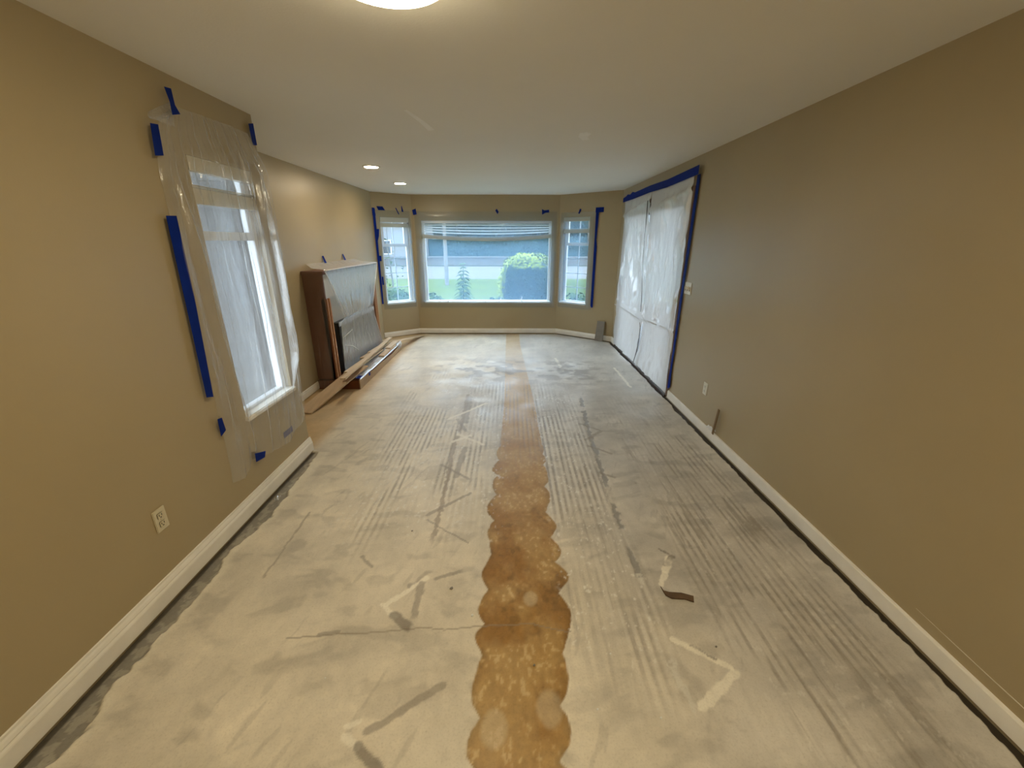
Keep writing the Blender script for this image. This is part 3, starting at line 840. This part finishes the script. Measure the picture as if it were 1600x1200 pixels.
def q(s0, s1, z0, z1): return [(s0, z0), (s1, z0), (s1, z1), (s0, z1)]
def yL(pts): return [(YJ - y, z) for y, z in pts]
tape(AX_N, yL([(2.274, 2.357), (2.317, 2.362), (2.318, 2.295), (2.341, 2.262), (2.285, 2.245), (2.288, 2.30)]), 'kinked blue tape holding the crumpled top corner of the sheet to the wall', .045)
tape(AX_N, yL([(2.152, 2.18), (2.198, 2.185), (2.185, 2.054), (2.133, 2.045)]), 'short blue tape on the sheet edge, between the kinked piece and the long strip', .03)
tape(AX_N, yL([(2.974, 2.372), (3.028, 2.386), (3.028, 2.262), (2.979, 2.253)]), 'short blue tape at the top of the sheet, close to the wall corner', .02)
tape(AX_N, yL([(2.110, 1.787), (2.176, 1.790), (2.160, 1.40), (2.116, .858), (2.067, .873), (2.088, 1.30)]), 'long vertical blue tape strip along the sheet on the narrow window', .026)
tape(AX_N, yL([(2.106, .727), (2.140, .722), (2.148, .640), (2.101, .622)]), 'small blue tape square on the sheet edge above the ivory outlet', .024)
tape(AX_N, yL([(2.332, .385), (2.440, .345), (2.420, .309), (2.327, .326)]), 'blue tape tab at the pinched bottom edge of the sheet', .03)
tape(AX_N, yL([(2.712, .345), (2.836, .346), (2.836, .300), (2.712, .300)]), 'blue tape patch partly under the sheet bottom, above the white skirting', .006)

tape(AX_L, [(.655, 2.19), (.70, 2.19), (.695, .62), (.665, .62)], 'long vertical blue tape on the bay wall beside the fireplace', .0145)
tape(AX_L, [(.665, 2.20), (.705, 2.20), (.705, 2.08), (.650, 2.08)], 'blue tape overlap at the top of the long strip beside the fireplace', .0165)
tape(AX_L, [(.625, 2.225), (.520, 2.225), (.48, 2.165), (.60, 2.165)], 'slanted blue tape above the cream blind beside the fireplace', .0145)
tape(AX_L, [(.300, 2.21), (.285, 2.215), (.235, 2.115), (.250, 2.110)], 'thin slanted blue tape sliver above the narrow window beside the fireplace', .0145)
tape(AX_L, [(.190, 2.245), (.180, 2.245), (.155, 2.155), (.190, 2.155)], 'thin upright blue tape sliver beside the slanted sliver', .0145)
tape(AX_L, [(.665, 1.44), (.625, 1.44), (.625, 1.35), (.665, 1.35)], 'upper blue tape tab along the long strip beside the fireplace', .0165)
tape(AX_L, [(.655, 1.09), (.625, 1.09), (.625, .95), (.655, .95)], 'lower blue tape tab along the long strip beside the fireplace', .0165)
tape(AX_L, [(.670, 1.87), (.615, 1.87), (.630, 1.76), (.665, 1.66)], 'torn dark tape bit between the long strip and the narrow window', .0165)
tape(AX_C, [(XBR + 1.715, 2.19), (XBR + 1.650, 2.215), (XBR + 1.640, 2.12), (XBR + 1.700, 2.11)], 'blue tape square in the bay corner next to the picture window', .0145)
tape(AX_C, [(XBR + .262, 2.185), (XBR + .235, 2.215), (XBR + .200, 2.165), (XBR + .222, 2.125)], 'small blue tape diamond above the middle of the picture window', .0145)
tape(AX_C, [(XBR - .555, 2.21), (XBR - .60, 2.19), (XBR - .68, 2.20), (XBR - .685, 2.155), (XBR - .62, 2.15), (XBR - .560, 2.118)], 'ragged blue tape piece above the picture window, towards the doorway', .0145)
tape(AX_R, [(.760, 2.20), (.730, 2.19), (.760, 2.12), (.790, 2.125)], 'small blue tape diamond above the cream blind beside the doorway', .0145)
tape(AX_R, [(.462, 2.205), (.315, 2.205), (.315, 2.13), (.462, 2.13)], 'blue tape rectangle at the top of the long strip beside the doorway', .0165)
tape(AX_R, [(.455, 2.135), (.400, 2.135), (.415, 1.70), (.400, 1.60), (.402, .58), (.425, .56), (.450, .60), (.450, 1.60)], 'long vertical blue tape on the bay wall beside the doorway', .0145)

AXW = frame_ax((XR, 0), (XR, 1))
def wav(pts0, pts1): return pts0 + pts1[::-1]
up = [(6.87, 2.305), (6.72, 2.315), (6.62, 2.335), (6.50, 2.318), (6.38, 2.345), (6.25, 2.325), (5.6, 2.335), (5.0, 2.325), (4.205, 2.345)]
dn = [(6.87, 2.245), (6.3, 2.245), (5.6, 2.255), (5.0, 2.245), (4.205, 2.265)]
tape(AXW, wav(up, dn), 'long blue tape across the top of the plastic covered doorway', .040)
tape(AXW, [(4.280, 2.27), (4.212, 2.27), (4.240, 1.30), (4.262, .30), (4.250, .155), (4.300, .115), (4.345, .16), (4.310, .30), (4.300, 1.30)], 'long vertical blue tape on the doorway side next to the light switch', .014)
tape(AXW, [(6.790, 2.25), (6.815, 2.25), (6.815, .12), (6.795, .12)], 'narrow dark blue tape on the doorway side next to the bay', .012)

# ------------------------------------------------------------------ fireplace
FY0, FY1 = 4.605, 6.440
fp = thing('fireplace', (XF + .12, (FY0 + FY1) / 2, 0), 'red brown wooden fireplace mantel with a black firebox, wrapped in plastic', 'fireplace')
MB().box(XF + .001, -2.045, FY0 - .005, FY1 + .005, 1.325, 1.362).build('mantel_shelf', M_wood, fp, 0.006)
MB().box(XF + .001, -2.070, FY0 + .05, FY1 - .05, 1.06, 1.325).build('frieze', M_tile, fp, 0.004)
MB().box(XF + .001, -2.068, FY0 + .02, FY0 + .05, .12, 1.325).build('side_panel', M_wood, fp, 0.003)
MB().box(XF + .001, -2.068, FY1 - .05, FY1 - .02, .12, 1.325).build('side_panel', M_wood, fp, 0.003)
for y in (FY0 + .02, FY1 - .15):
    pl = MB().box(-2.12, -2.075, y, y + .13, .12, 1.06).build('pilaster', M_wood, fp, 0.003)
    for k in (.012, .075):
        MB().box(-2.076, -2.056, y + k, y + k + .034, .12, 1.06).build('moulding', M_pil, pl, 0.005)
MB().box(-2.19, -2.14, FY0 + .05, FY1 - .05, .12, 1.06).build('surround_panel', M_tile, fp)
fb = MB().box(-2.14, -2.066, 4.88, 6.20, .122, .745).build('firebox', M_black, fp, 0.006)
MB().box(-2.067, -2.055, 4.88, 6.20, .70, .752).build('firebox_hood', M_muntin, fb, 0.004)
MB().box(-2.067, -2.057, 4.88, 6.20, .125, .18).build('firebox_grille', M_black, fb, 0.003)
MB().box(-2.067, -2.061, 4.94, 6.14, .19, .69).build('firebox_glass', paint('dark_firebox_glass', (0.03, 0.035, 0.04), 0.12, .05, 4, 40, 0), fb)
he = thing('hearth', ((XF - 1.78) / 2, 5.5, 0), 'low hearth step in front of the fireplace, edged with tan cardboard', 'hearth')
MB().box(XF + .001, -1.80, 4.60, 6.50, .0, .108).build('hearth_body', M_wood, he, 0.004)
# cardboard edging with the torn top edge
tp = [(4.59, .125), (4.80, .118), (4.93, .128), (5.02, .092), (5.20, .086), (5.45, .088), (5.75, .075), (5.98, .062), (6.12, .075), (6.30, .088), (6.50, .085)]
MB().prism([(-1.786, 4.59, .002)] + [(-1.786, y, z) for y, z in tp] + [(-1.786, 6.50, .002)], (-.008, 0, 0)).build('front_edging', M_brick, he)
# plastic over the mantel: from the wall tape, over the shelf, stretched down to the firebox top and out over the hearth
NU, NV = 90, 120
E1 = pre(NU, NV, 10, 3, 501); E2 = pre(NU, NV, 22, 8, 511); E3 = pre(NU, NV, 30, 1.5, 521)
path = [(0, -2.285, 1.425), (.06, -2.20, 1.385), (.14, -2.03, 1.372), (.17, -2.028, 1.345), (.45, -2.042, .86), (.52, -2.046, .765), (.58, -2.046, .70), (.96, -2.044, .17), (1.0, -2.040, .138)]
def drape(u, v):
    x = interp([(p[0], p[1]) for p in path], v); z = interp([(p[0], p[2]) for p in path], v)
    ya = interp([(0, 4.75), (.14, 4.60), (.17, 4.62), (.505, 5.06), (.53, 4.90), (.6, 4.885), (.96, 4.84), (1, 4.80)], v)
    yb = interp([(0, 6.25), (.14, 6.46), (.17, 6.46), (.50, 6.08), (.58, 6.10), (.96, 6.40), (1, 6.46)], v)
    y = ya + (yb - ya) * u
    k = sstep(.17, .24, v)
    a = (.020 * samp(E1, u, v) * k + .008 * samp(E2, u, v)) * (1 - .6 * sstep(.6, .9, v))
    pl = .022 * samp(E3, u, v) * math.exp(-((v - .46) / .09) ** 2) + .006 * samp(E3, u, v) * sstep(.6, .9, v)
    if v > .97: return (x, y, z + .004 + abs(a))
    return (x + abs(a) + pl, y, z + (.006 + abs(a) if v < .15 else 0))
ff = thing('plastic_cover', (-2.05, 5.5, .11), 'shiny clear plastic draped over the fireplace and hearth', 'plastic sheet')
film_object('front_drape', drape, NU, NV, M_filmfire, '', parent=ff)
G1 = pre(40, 80, 5, 4, 541)
def side(u, v):
    # near side of the mantel, from the wall to the front edge, hanging loose to the floor
    x = XF + .01 + (interp([(0, -2.09), (.5, -2.06), (1, -2.035)], v) - XF - .01) * u
    y = 4.592 - .03 * math.sin(math.pi * u) * sstep(1, .3, v) - .05 * abs(samp(G1, u, v)) * sstep(1, .7, v)
    return (x, y, .03 + 1.335 * v)
film_object('side_drape', side, 40, 80, M_filmside, '', parent=ff)
def bulge(u, v):
    # puffed corner of the cover, wrapped over the cardboard edge towards the bay
    pr_ = [(0, -1.814, .126), (.2, -1.802, .143), (.4, -1.784, .152), (.6, -1.766, .138), (.75, -1.758, .108), (.9, -1.768, .065), (1, -1.781, .045)]
    k = .6 + .4 * math.sin(math.pi * v) + .5 * samp(G1, u, v)
    x = interp([(p[0], p[1]) for p in pr_], u); z = interp([(p[0], p[2]) for p in pr_], u)
    out = max(0.0, k)
    return (-1.784 + (x + 1.784) * (out if x > -1.784 else 1.0), 6.26 + .25 * v, .126 + (z - .126) * (out if z > .126 else 1.0))
film_object('bunched_end', bulge, 20, 20, M_filmfire, '', parent=ff)
I1 = pre(60, 30, 16, 5, 561)
def hearth_top(u, v):
    # crinkled cover on the hearth step, turned down over the cardboard edging
    y = 4.61 + 1.86 * u
    base = interp([(4.61, .131), (4.95, .131), (5.03, .124), (6.47, .124)], y)
    z = base + .035 * abs(samp(I1, u, v)) * sstep(1, .8, v)
    return (-2.050 + .272 * v, y, z - (.010 if v > .99 else 0))
film_object('hearth_cover', hearth_top, 60, 30, M_filmhearth, '', parent=ff)
# white tubes drawn as the highlights along the cover's edges and creases
def fold(pts, r=.005):
    MB().tube(pts, r, 6).build('crease_highlight', M_shine, ff, smooth=True)
fold([(-2.022, 4.62, 1.368), (-2.020, 5.2, 1.372), (-2.020, 5.9, 1.368), (-2.022, 6.455, 1.366)])
fold([(-2.022, 4.625, 1.355), (-2.024, 4.84, 1.07), (-2.028, 5.05, .79)], .0045)
fold([(-2.020, 6.455, 1.36), (-2.024, 6.25, 1.06), (-2.030, 6.09, .79), (-2.034, 6.13, .62), (-2.036, 6.38, .18)], .0045)
fold([(-2.040, 4.91, .56), (-2.032, 5.20, .60)], .003)
fold([(-2.040, 4.93, .46), (-2.032, 5.15, .40), (-2.032, 5.33, .30)], .003)
for k in range(7):
    fold([(-2.048 + .003 * k, 4.77 + .015 * k, .136), (-2.030 + .002 * k, 4.88 + .05 * k, .141), (-2.016, 4.97 + .075 * k, .136)], .003)
# blue tape tabs that fix the cover to the wall and to the hearth
def tab(pts, vec, label):
    return tag(MB().prism(pts, vec).build('tape_strip', M_tape), label, 'tape')
tab([(XF + .006, 5.20, 1.505), (XF + .006, 5.235, 1.505), (XF + .030, 5.25, 1.42), (XF + .030, 5.19, 1.42)], (.002, 0, 0), 'upright blue tape tab on the plastic above the mantel, away from the bay')
tab([(XF + .006, 5.83, 1.510), (XF + .006, 5.86, 1.510), (XF + .030, 5.88, 1.43), (XF + .030, 5.82, 1.43)], (.002, 0, 0), 'upright blue tape tab on the plastic above the mantel, nearer the bay')
tab([(-2.139, 4.79, .915), (-2.139, 4.87, .92), (-2.139, 4.87, .885), (-2.139, 4.79, .88)], (.002, 0, 0), 'tiny blue tape bit on the pale surround above the firebox')
tab([(-1.84, 4.60, .140), (-1.79, 4.60, .136), (-1.785, 4.70, .136), (-1.83, 4.70, .140)], (0, 0, .002), 'blue tape patch on the corner of the hearth')
tab([(-1.768, 4.86, .122), (-1.768, 4.92, .120), (-1.768, 4.91, .075), (-1.768, 4.86, .085)], (.002, 0, 0), 'small blue tape patch on the cardboard front of the hearth')

# ------------------------------------------------------------------ loose planks on the hearth
def plank(pts, w, t, m, label, roll=0.0, n=None):
    """pts: centre-line points along the top face; w width; t thickness"""
    pts = [Vector(p) for p in pts]
    vs, fs = [], []
    for i, p in enumerate(pts):
        dd = (pts[min(i + 1, len(pts) - 1)] - pts[max(i - 1, 0)]).normalized()
        sd = dd.cross(Vector((0, 0, 1))).normalized()
        upv = sd.cross(dd).normalized()
        sd, upv = sd * math.cos(roll) + upv * math.sin(roll), upv * math.cos(roll) - sd * math.sin(roll)
        for a, b in ((-1, -1), (1, -1), (1, 0), (-1, 0)):
            vs.append(p + sd * a * w / 2 + upv * b * t)
    for i in range(len(pts) - 1):
        k = 4 * i
        fs += [(k, k + 1, k + 5, k + 4), (k + 1, k + 2, k + 6, k + 5), (k + 2, k + 3, k + 7, k + 6), (k + 3, k, k + 4, k + 7)]
    fs += [(0, 3, 2, 1), tuple(range(len(vs) - 4, len(vs)))]
    mb = MB(); mb.add(vs, fs)
    return tag(mb.build('wood_plank', m, None, 0.0015), label, 'plank', 'loose planks on the hearth')
plank([(-2.120, 3.860, .016), (-1.945, 4.610, .147), (-1.870, 4.930, .203)], .180, .014, M_plank, 'wide tan plank sloping from the floor up onto the hearth')
plank([(-1.875, 4.52, .2445), (-1.898, 4.93, .2165), (-1.955, 5.95, .147)], .110, .014, M_plank2, 'wide pale plank lying on the sloping one')
plank([(-1.815, 4.20, .2710), (-1.975, 6.60, .1845)], .060, .016, M_plank2, 'long narrow pale batten on top of the plank pile')
plank([(-1.962, 5.26, .2090), (-1.965, 6.30, .1435)], .090, .014, M_plank, 'tan plank under the batten, its end closest to the firebox')
plank([(-1.962, 5.56, .2060), (-1.965, 6.42, .1520)], .085, .014, M_plank2, 'pale plank under the batten, towards the bay')
plank([(-1.825, 5.60, .1450), (-1.828, 6.25, .1450)], .080, .014, M_plank, 'short tan plank on the open side of the batten')
plank([(-1.845, 5.99, .1600), (-1.845, 6.44, .1590)], .085, .014, M_plank2, 'short pale plank over the tan one towards the bay')
plank([(-1.875, 6.455, .141), (-1.82, 6.66, .122), (-1.76, 6.95, .088), (-1.70, 7.25, .048), (-1.66, 7.55, .011)], .10, .010, M_plank, 'bowed plank reaching from the hearth down to the bay floor')

# ------------------------------------------------------------------ small things
a, d, n = AX_R
c = a + d * .21
o = MB().obox(c - n * .055 + Vector((0, 0, .178)), d * .075, -n * .007 + Vector((0, 0, .0012)), Vector((0, 0, .172)) + n * .030).build('floor_tile', M_greytile, None, 0.002)
tag(o, 'grey rectangular tile leaning on the wall in the bay corner', 'tile')
o = MB().prism([(.770, 1.626, .004), (.775, 1.600, .003), (.80, 1.590, .003), (.86, 1.585, .003), (.911, 1.562, .006), (.900, 1.530, .004), (.862, 1.548, .003), (.80, 1.553, .003), (.777, 1.572, .003), (.772, 1.60, .003)], (0, 0, .006)).build('wood_chip', M_darkwood)
tag(o, 'dark brown wood chip lying on the floor', 'wood chip')
o = MB().obox((XR - .024, 3.185, .215), (.004, 0, 0), (0, .013, .0015), (.006, -.006, .118)).build('wood_stick', M_stick, None, 0.002)
tag(o, 'short brown wooden stick leaning on the wall above the skirting', 'stick')
pr = random.Random(3)
mb = MB()
mb.grid(lambda u, v: (XR - .003 - .022 * u, 3.19 + .13 * v + .01 * u, .098 + .012 * abs(math.sin(7 * v + 3 * u)) + .02 * (1 - u)), 6, 10)
o = mb.build('paper_scrap', M_paper, None, 0, True, .001)
tag(o, 'crumpled white paper scrap on the skirting beside the stick', 'paper scrap')
mb = MB()
mb.grid(lambda u, v: (-1.612 + .03 * u, 2.36 + .05 * v, .002 + .022 * abs(math.sin(5 * u + 4 * v)) * (.3 + u * (1 - u) * 3)), 8, 8)
o = mb.build('plastic_scrap', M_filmfire, None, 0, True, .0006)
tag(o, 'small shiny plastic scrap on the floor beside the moulded skirting', 'scrap')
o = MB().tube([(XR - .0005, y, .150 + .006 * math.sin(5 * y)) for y in (.70, .90, 1.05, 1.2, 1.36)], [.001, .002, .0022, .0018, .0008], 6).build('caulk_line', M_cream)
tag(o, 'thin pale caulk line on the wall just above the plain skirting', 'caulk line')
for k, (x, y, s) in enumerate([(-.18, 1.46, .010), (-.60, 2.06, .006), (.56, 1.02, .005), (.10, 1.22, .006), (.33, 1.05, .005), (-.30, 1.62, .010), (.43, 1.27, .005), (.90, 1.30, .006), (-.75, 1.17, .004)]):
    vs = [(x + s * pr.uniform(.5, 1) * math.cos(a_), y + s * pr.uniform(.5, 1) * math.sin(a_), .001) for a_ in (0, 1.1, 2.3, 3.5, 4.8)]
    o = MB().prism(vs, (0.001, 0, s * .6)).build('concrete_crumb', M_greytile if k % 2 else M_paper)
    tag(o, 'tiny crumb of concrete lying loose on the bare floor', 'crumb', 'crumbs on the floor')

# ================================================================== outdoors
GZ = -0.30
o = MB().box(-40, 40, YB + .3, 23.5, GZ - .2, GZ).build('ground_lawn', M_lawn)
struct(o, 'green lawn outside the bay window', 'lawn')
o = MB().box(-40, 40, 23.5, 36, GZ - .2, GZ - .01).build('ground_driveway', M_road)
struct(o, 'pale driveway beyond the lawn', 'driveway')
o = MB().box(-60, 60, 36, 90, GZ - .2, GZ - .02).build('ground_verge', M_lawn)
struct(o, 'grass verge beyond the driveway', 'lawn')
o = MB().box(XR + .16, 9, -3, YB + .29, GZ - .2, -.12).build('ground_patio', M_conc)
struct(o, 'grey concrete patio outside the doorway', 'patio')
o = MB().box(2.6, 9, YB + .30, 13, GZ - .1, -.14).build('ground_paving', M_conc)
struct(o, 'grey paving between the patio and the neighbouring house', 'paving')
o = MB().box(-12, XF - .16, -4, YB + .29, GZ - .2, GZ).build('ground_side_yard', M_road)
struct(o, 'pale ground outside the narrow window', 'ground')

# siding on the return wall, seen through the near window
sid = thing('house_siding', (-2.2, YJ - .105, GZ), 'white lap siding boards outside the narrow window', 'siding')
for k in range(16):
    z0 = GZ + .18 * k
    MB().add([(-3.2, YJ - .108, z0), (-1.83, YJ - .108, z0), (-1.83, YJ - .122, z0), (-3.2, YJ - .122, z0),
              (-3.2, YJ - .108, z0 + .185), (-1.83, YJ - .108, z0 + .185), (-1.83, YJ - .110, z0 + .185), (-3.2, YJ - .110, z0 + .185)],
             [(0, 3, 2, 1), (4, 5, 6, 7), (0, 1, 5, 4), (1, 2, 6, 5), (2, 3, 7, 6), (3, 0, 4, 7)]).build('siding_board', M_siding, sid)
MB().box(-1.84, -1.79, YJ - .135, YJ - .104, GZ, 2.6).build('corner_board', M_conc, sid, .003)

o = MB().box(-3.0, XN - .1, 0.6, YJ - .1, 2.30, 2.42).build('added_eave_shade', M_siding)  # added out of view to shade the siding behind the narrow window
tag(o, 'added unseen eave shading the siding outside the narrow window', 'eave')
o = MB().box(XR + .15, 5.0, 2.5, YB + .2, 2.50, 2.62).build('added_patio_shade', M_siding)  # added out of view to cut the daylight behind the door sheets
tag(o, 'added unseen roof shading the patio outside the doorway', 'patio roof')

# leaf cloud: many small quads on a lumpy ellipsoid
def leaf_cloud(c, rad, nl, size, seed, flat_top=None, zmin=-1.0, sel=None, boxy=1.0):
    rng = random.Random(seed)
    mb = MB()
    for k in range(nl):
        z = rng.uniform(-1, 1); t = rng.uniform(0, 2 * math.pi)
        r = math.sqrt(max(0, 1 - z * z))
        dv = Vector((r * math.cos(t), r * math.sin(t), z))
        if sel and not sel(dv): continue
        lump = 1 + .10 * math.sin(5 * dv.x + 3 * dv.z + seed) * math.cos(4 * dv.y + 2) + rng.uniform(-.09, .05)
        bv = [math.copysign(abs(q_) ** boxy, q_) for q_ in dv]
        p = Vector(c) + Vector((bv[0] * rad[0], bv[1] * rad[1], bv[2] * rad[2])) * lump
        nrm = (dv + Vector((rng.uniform(-.7, .7), rng.uniform(-.7, .7), rng.uniform(-.3, .9)))).normalized()
        a_ = nrm.orthogonal().normalized(); b_ = nrm.cross(a_)
        th = rng.uniform(0, 6.28); a_, b_ = a_ * math.cos(th) + b_ * math.sin(th), b_ * math.cos(th) - a_ * math.sin(th)
        s = size * rng.uniform(.6, 1.3)
        mb.add([p - a_ * s, p - b_ * s * .45, p + a_ * s, p + b_ * s * .45], [(0, 1, 2, 3)])
    return mb
def lump_core(c, rad, seed, n=18, boxy=1.0):
    mb = MB()
    def fn(u, v):
        t = 2 * math.pi * u; p = math.pi * (v - .5)
        dv = Vector((math.cos(p) * math.cos(t), math.cos(p) * math.sin(t), math.sin(p)))
        l = .90 * (1 + .07 * math.sin(5 * dv.x + 3 * dv.z + seed) * math.cos(4 * dv.y + 2))
        bv = [math.copysign(abs(q_) ** boxy, q_) for q_ in dv]
        return Vector(c) + Vector((bv[0] * rad[0], bv[1] * rad[1], bv[2] * rad[2])) * l
    return mb.grid(fn, n * 2, n)

# round clipped shrub
c, rad = (.46, 11.1, .52), (.74, .70, .84)
sh = thing('round_shrub', (c[0], c[1], GZ), 'big round shrub on the lawn, bright yellow green on top and one side', 'shrub')
MB().tube([(c[0], c[1], GZ), (c[0], c[1], .3)], [.06, .04]).build('stem', M_bark, sh)
lump_core(c, rad, 3, boxy=.86).build('inner_foliage', M_leaf_d, sh, smooth=True)
leaf_cloud(c, rad, 5200, .034, 5, boxy=.86, sel=lambda d_: not (d_.z > .62 or (d_.x < -.80))).build('dark_leaves', M_leaf_d, sh)
leaf_cloud(c, rad, 9000, .040, 6, boxy=.86, sel=lambda d_: d_.z > .58 or (d_.x < -.76 and d_.z > -.8)).build('yellow_green_leaves', M_leaf_l, sh)  # yellow green leaves over the top and one side

# lily-like stalk with whorled leaves
lil = thing('leafy_stalk_plant', (-1.04, 9.3, GZ), 'tall stalk plant with long drooping leaves outside the picture window', 'plant')
st = MB().tube([(-1.05, 9.3, GZ), (-1.045, 9.3, .5), (-1.03, 9.3, 1.20)], [.014, .011, .004]).build('stem', M_leaf_m, lil)
lm = bpy.data.meshes.new('leaf')
K = 6
vs, fs = [], []
for i in range(K + 1):
    u = i / K
    w = .042 * math.sin(math.pi * min(1, .08 + .92 * u)) + .001
    x = u; z = .30 * u - .55 * u * u
    vs += [(x, -w / .2, z), (x, 0, z + .05 * w / .02), (x, w / .2, z)]
for i in range(K):
    k = 3 * i
    fs += [(k, k + 1, k + 4, k + 3), (k + 1, k + 2, k + 5, k + 4)]
lm.from_pydata(vs, [], fs); lm.materials.append(M_leaf_m)
rl = random.Random(11)
for k in range(15):
    z = .12 + k * .078
    for j in range(6):
        L_ = (.36 - .22 * (k / 14)) * rl.uniform(.8, 1.1) * (0.9 if k < 13 else .8)
        o = bpy.data.objects.new('leaf', lm)
        COL.objects.link(o)
        o.parent = lil
        o.location = Vector((-1.045 + .012 * k / 14, 9.3, z)) - Vector(lil['_org'])
        o.rotation_euler = (0, rl.uniform(-.1, .15), j * math.pi / 3 + k * .5 + rl.uniform(-.2, .2))
        o.scale = (L_, L_, L_)

# low bushy plants under the window
for (x, y, zc, r, label, seed) in ((-1.70, 9.0, .22, .36, 'low dull green bush outside, at the fireplace end of the picture window', 21), (-.28, 9.2, .15, .34, 'low green bush outside between the stalk plant and the round shrub', 22),
                                   (-2.55, 9.1, .30, .40, 'leafy bush outside the narrow window beside the fireplace', 23), (1.52, 9.4, .15, .42, 'leafy bush outside the narrow window beside the doorway', 24)):
    t = thing('low_bush', (x, y, GZ), label, 'bush')
    MB().tube([(x, y, GZ), (x, y, zc)], [.03, .015]).build('stem', M_bark, t)
    leaf_cloud((x, y, zc), (r, r * .8, r), 900, .06, seed).build('leaves', M_leaf_m, t)
    leaf_cloud((x, y, zc), (r * .6, r * .5, r * .7), 300, .06, seed + 50).build('inner_leaves', M_leaf_d, t)

# young tree by the narrow window
t = thing('young_tree', (-3.25, 11.5, GZ), 'thin bare young tree with a few leaves outside, seen past the fireplace', 'tree')
MB().tube([(-3.25, 11.5, GZ), (-3.22, 11.5, .6), (-3.28, 11.5, 1.5), (-3.22, 11.5, 2.6)], [.03, .024, .016, .006]).build('trunk', M_bark, t)
leaf_cloud((-3.25, 11.5, 1.1), (.4, .4, .7), 40, .05, 61).build('leaves', M_leaf_m, t)

# houses and trees in the distance
def house(x0, x1, y0, y1, h, label, m=M_siding, gable=True):
    t = thing('neighbour_house', ((x0 + x1) / 2, (y0 + y1) / 2, GZ), label, 'house')
    MB().box(x0, x1, y0, y1, GZ, h).build('wall', m, t)
    MB().prism([(x0 - .4, y0 - .4, h), (x0 - .4, (y0 + y1) / 2, h + 1.6), (x0 - .4, y1 + .4, h)], (x1 - x0 + .8, 0, 0)).build('roof', M_roof, t)
    for k in range(2):
        xc = x0 + (x1 - x0) * (.3 + .4 * k)
        w = MB().box(xc - .5, xc + .5, y0 - .04, y0, .6, 1.8).build('window_frame', M_vinyl, t)
        MB().box(xc - .43, xc + .43, y0 - .05, y0 - .04, .67, 1.73).build('pane', M_black, w)
    return t
house(-17.5, -8.2, 38, 46, 3.4, 'white house far beyond the driveway')
house(4.6, 12, 15.5, 22, 3.0, 'white house beside the lawn, seen through the window next to the doorway')
o = MB().box(3.05, 3.35, 14.2, 14.45, GZ, 3.2).build('porch_post', M_fence, None, .01)
tag(o, 'grey square porch post of the neighbouring house', 'post')
o = MB().tube([(-3.02, 20, GZ), (-3.02, 20, 2), (-3.05, 20, 7)], [.10, .08, .06], 10).build('utility_pole', M_fence)
tag(o, 'pale utility pole standing on the far lawn', 'pole')
rt = random.Random(5)
k = 0
for x, y, r, h, lab in ((-27, 52, 5.5, 9, 'dark tree farthest along behind the white house'), (-7.5, 65, 5.3, 9.5, 'dark tree beside the white house'), (-1.5, 52, 5.3, 9, 'dark tree behind the utility pole'), (4.5, 65, 5.3, 9.5, 'dark tree straight behind the stalk plant and shrub'),
                        (10.5, 52, 5.3, 9, 'dark tree above the round shrub'), (18.0, 65, 5.5, 9.5, 'dark tree behind the neighbouring house roof')):
    t = thing('background_tree', (x, y, GZ), lab, 'tree', 'dark trees across the road')
    MB().tube([(x, y, GZ), (x, y, h * .5)], [.35, .2]).build('trunk', M_bark, t)
    cc, rr = (x, y, h * .52), (r, r * .8, h * .50)
    lump_core(cc, rr, k + 2).build('crown', M_tree, t, smooth=True)
    leaf_cloud(cc, rr, 1500, .35, 70 + k).build('leaves', M_tree, t)
    k += 1
hd = thing('clipped_hedge', (11, 43.5, GZ), 'long dark clipped hedge in front of the far trees', 'hedge')
MB().box(-8.1, 30, 43.0, 44.4, GZ, 1.9).build('hedge_body', M_tree, hd)
rl = random.Random(77)
mb = MB()
for k in range(5000):
    p = Vector((rl.uniform(-7.3, 30), 43.0 - rl.uniform(-.1, .12), rl.uniform(GZ, 2.05)))
    if rl.random() < .3: p = Vector((p.x, rl.uniform(43, 44.4), 1.9 + rl.uniform(-.05, .2)))
    a_ = Vector((rl.uniform(-1, 1), rl.uniform(-.4, .4), rl.uniform(-1, 1))).normalized() * .16
    b_ = a_.cross(Vector((0, 1, 0))) * .6
    mb.add([p - a_, p - b_, p + a_, p + b_], [(0, 1, 2, 3)])
mb.build('leaves', M_tree, hd)
o = thing('garden_hedge', (0, 37, GZ), 'low pale stone wall along the far side of the driveway', 'garden wall')
MB().box(-16, 20, 36.6, 37.1, GZ, .35).build('wall_body', M_conc, o)
MB().box(-16.1, 20.1, 36.5, 37.2, .35, .45).build('coping', M_road, o)
o.name = 'garden_wall'
# board fence by the patio
fe = thing('board_fence', (5.2, 5.0, -.12), 'pale board fence across the patio outside the doorway', 'fence')
for k in range(36):
    MB().box(5.2, 5.23, 1.0 + k * .2, 1.19 + k * .2, -.10, 1.75).build('fence_board', M_siding, fe)
MB().box(5.23, 5.27, 1.0, 8.2, .2, .3).build('fence_rail', M_fence, fe)
MB().box(5.23, 5.27, 1.0, 8.2, 1.3, 1.4).build('fence_rail', M_fence, fe)

for o in bpy.data.objects:
    if '_org' in o: del o['_org']
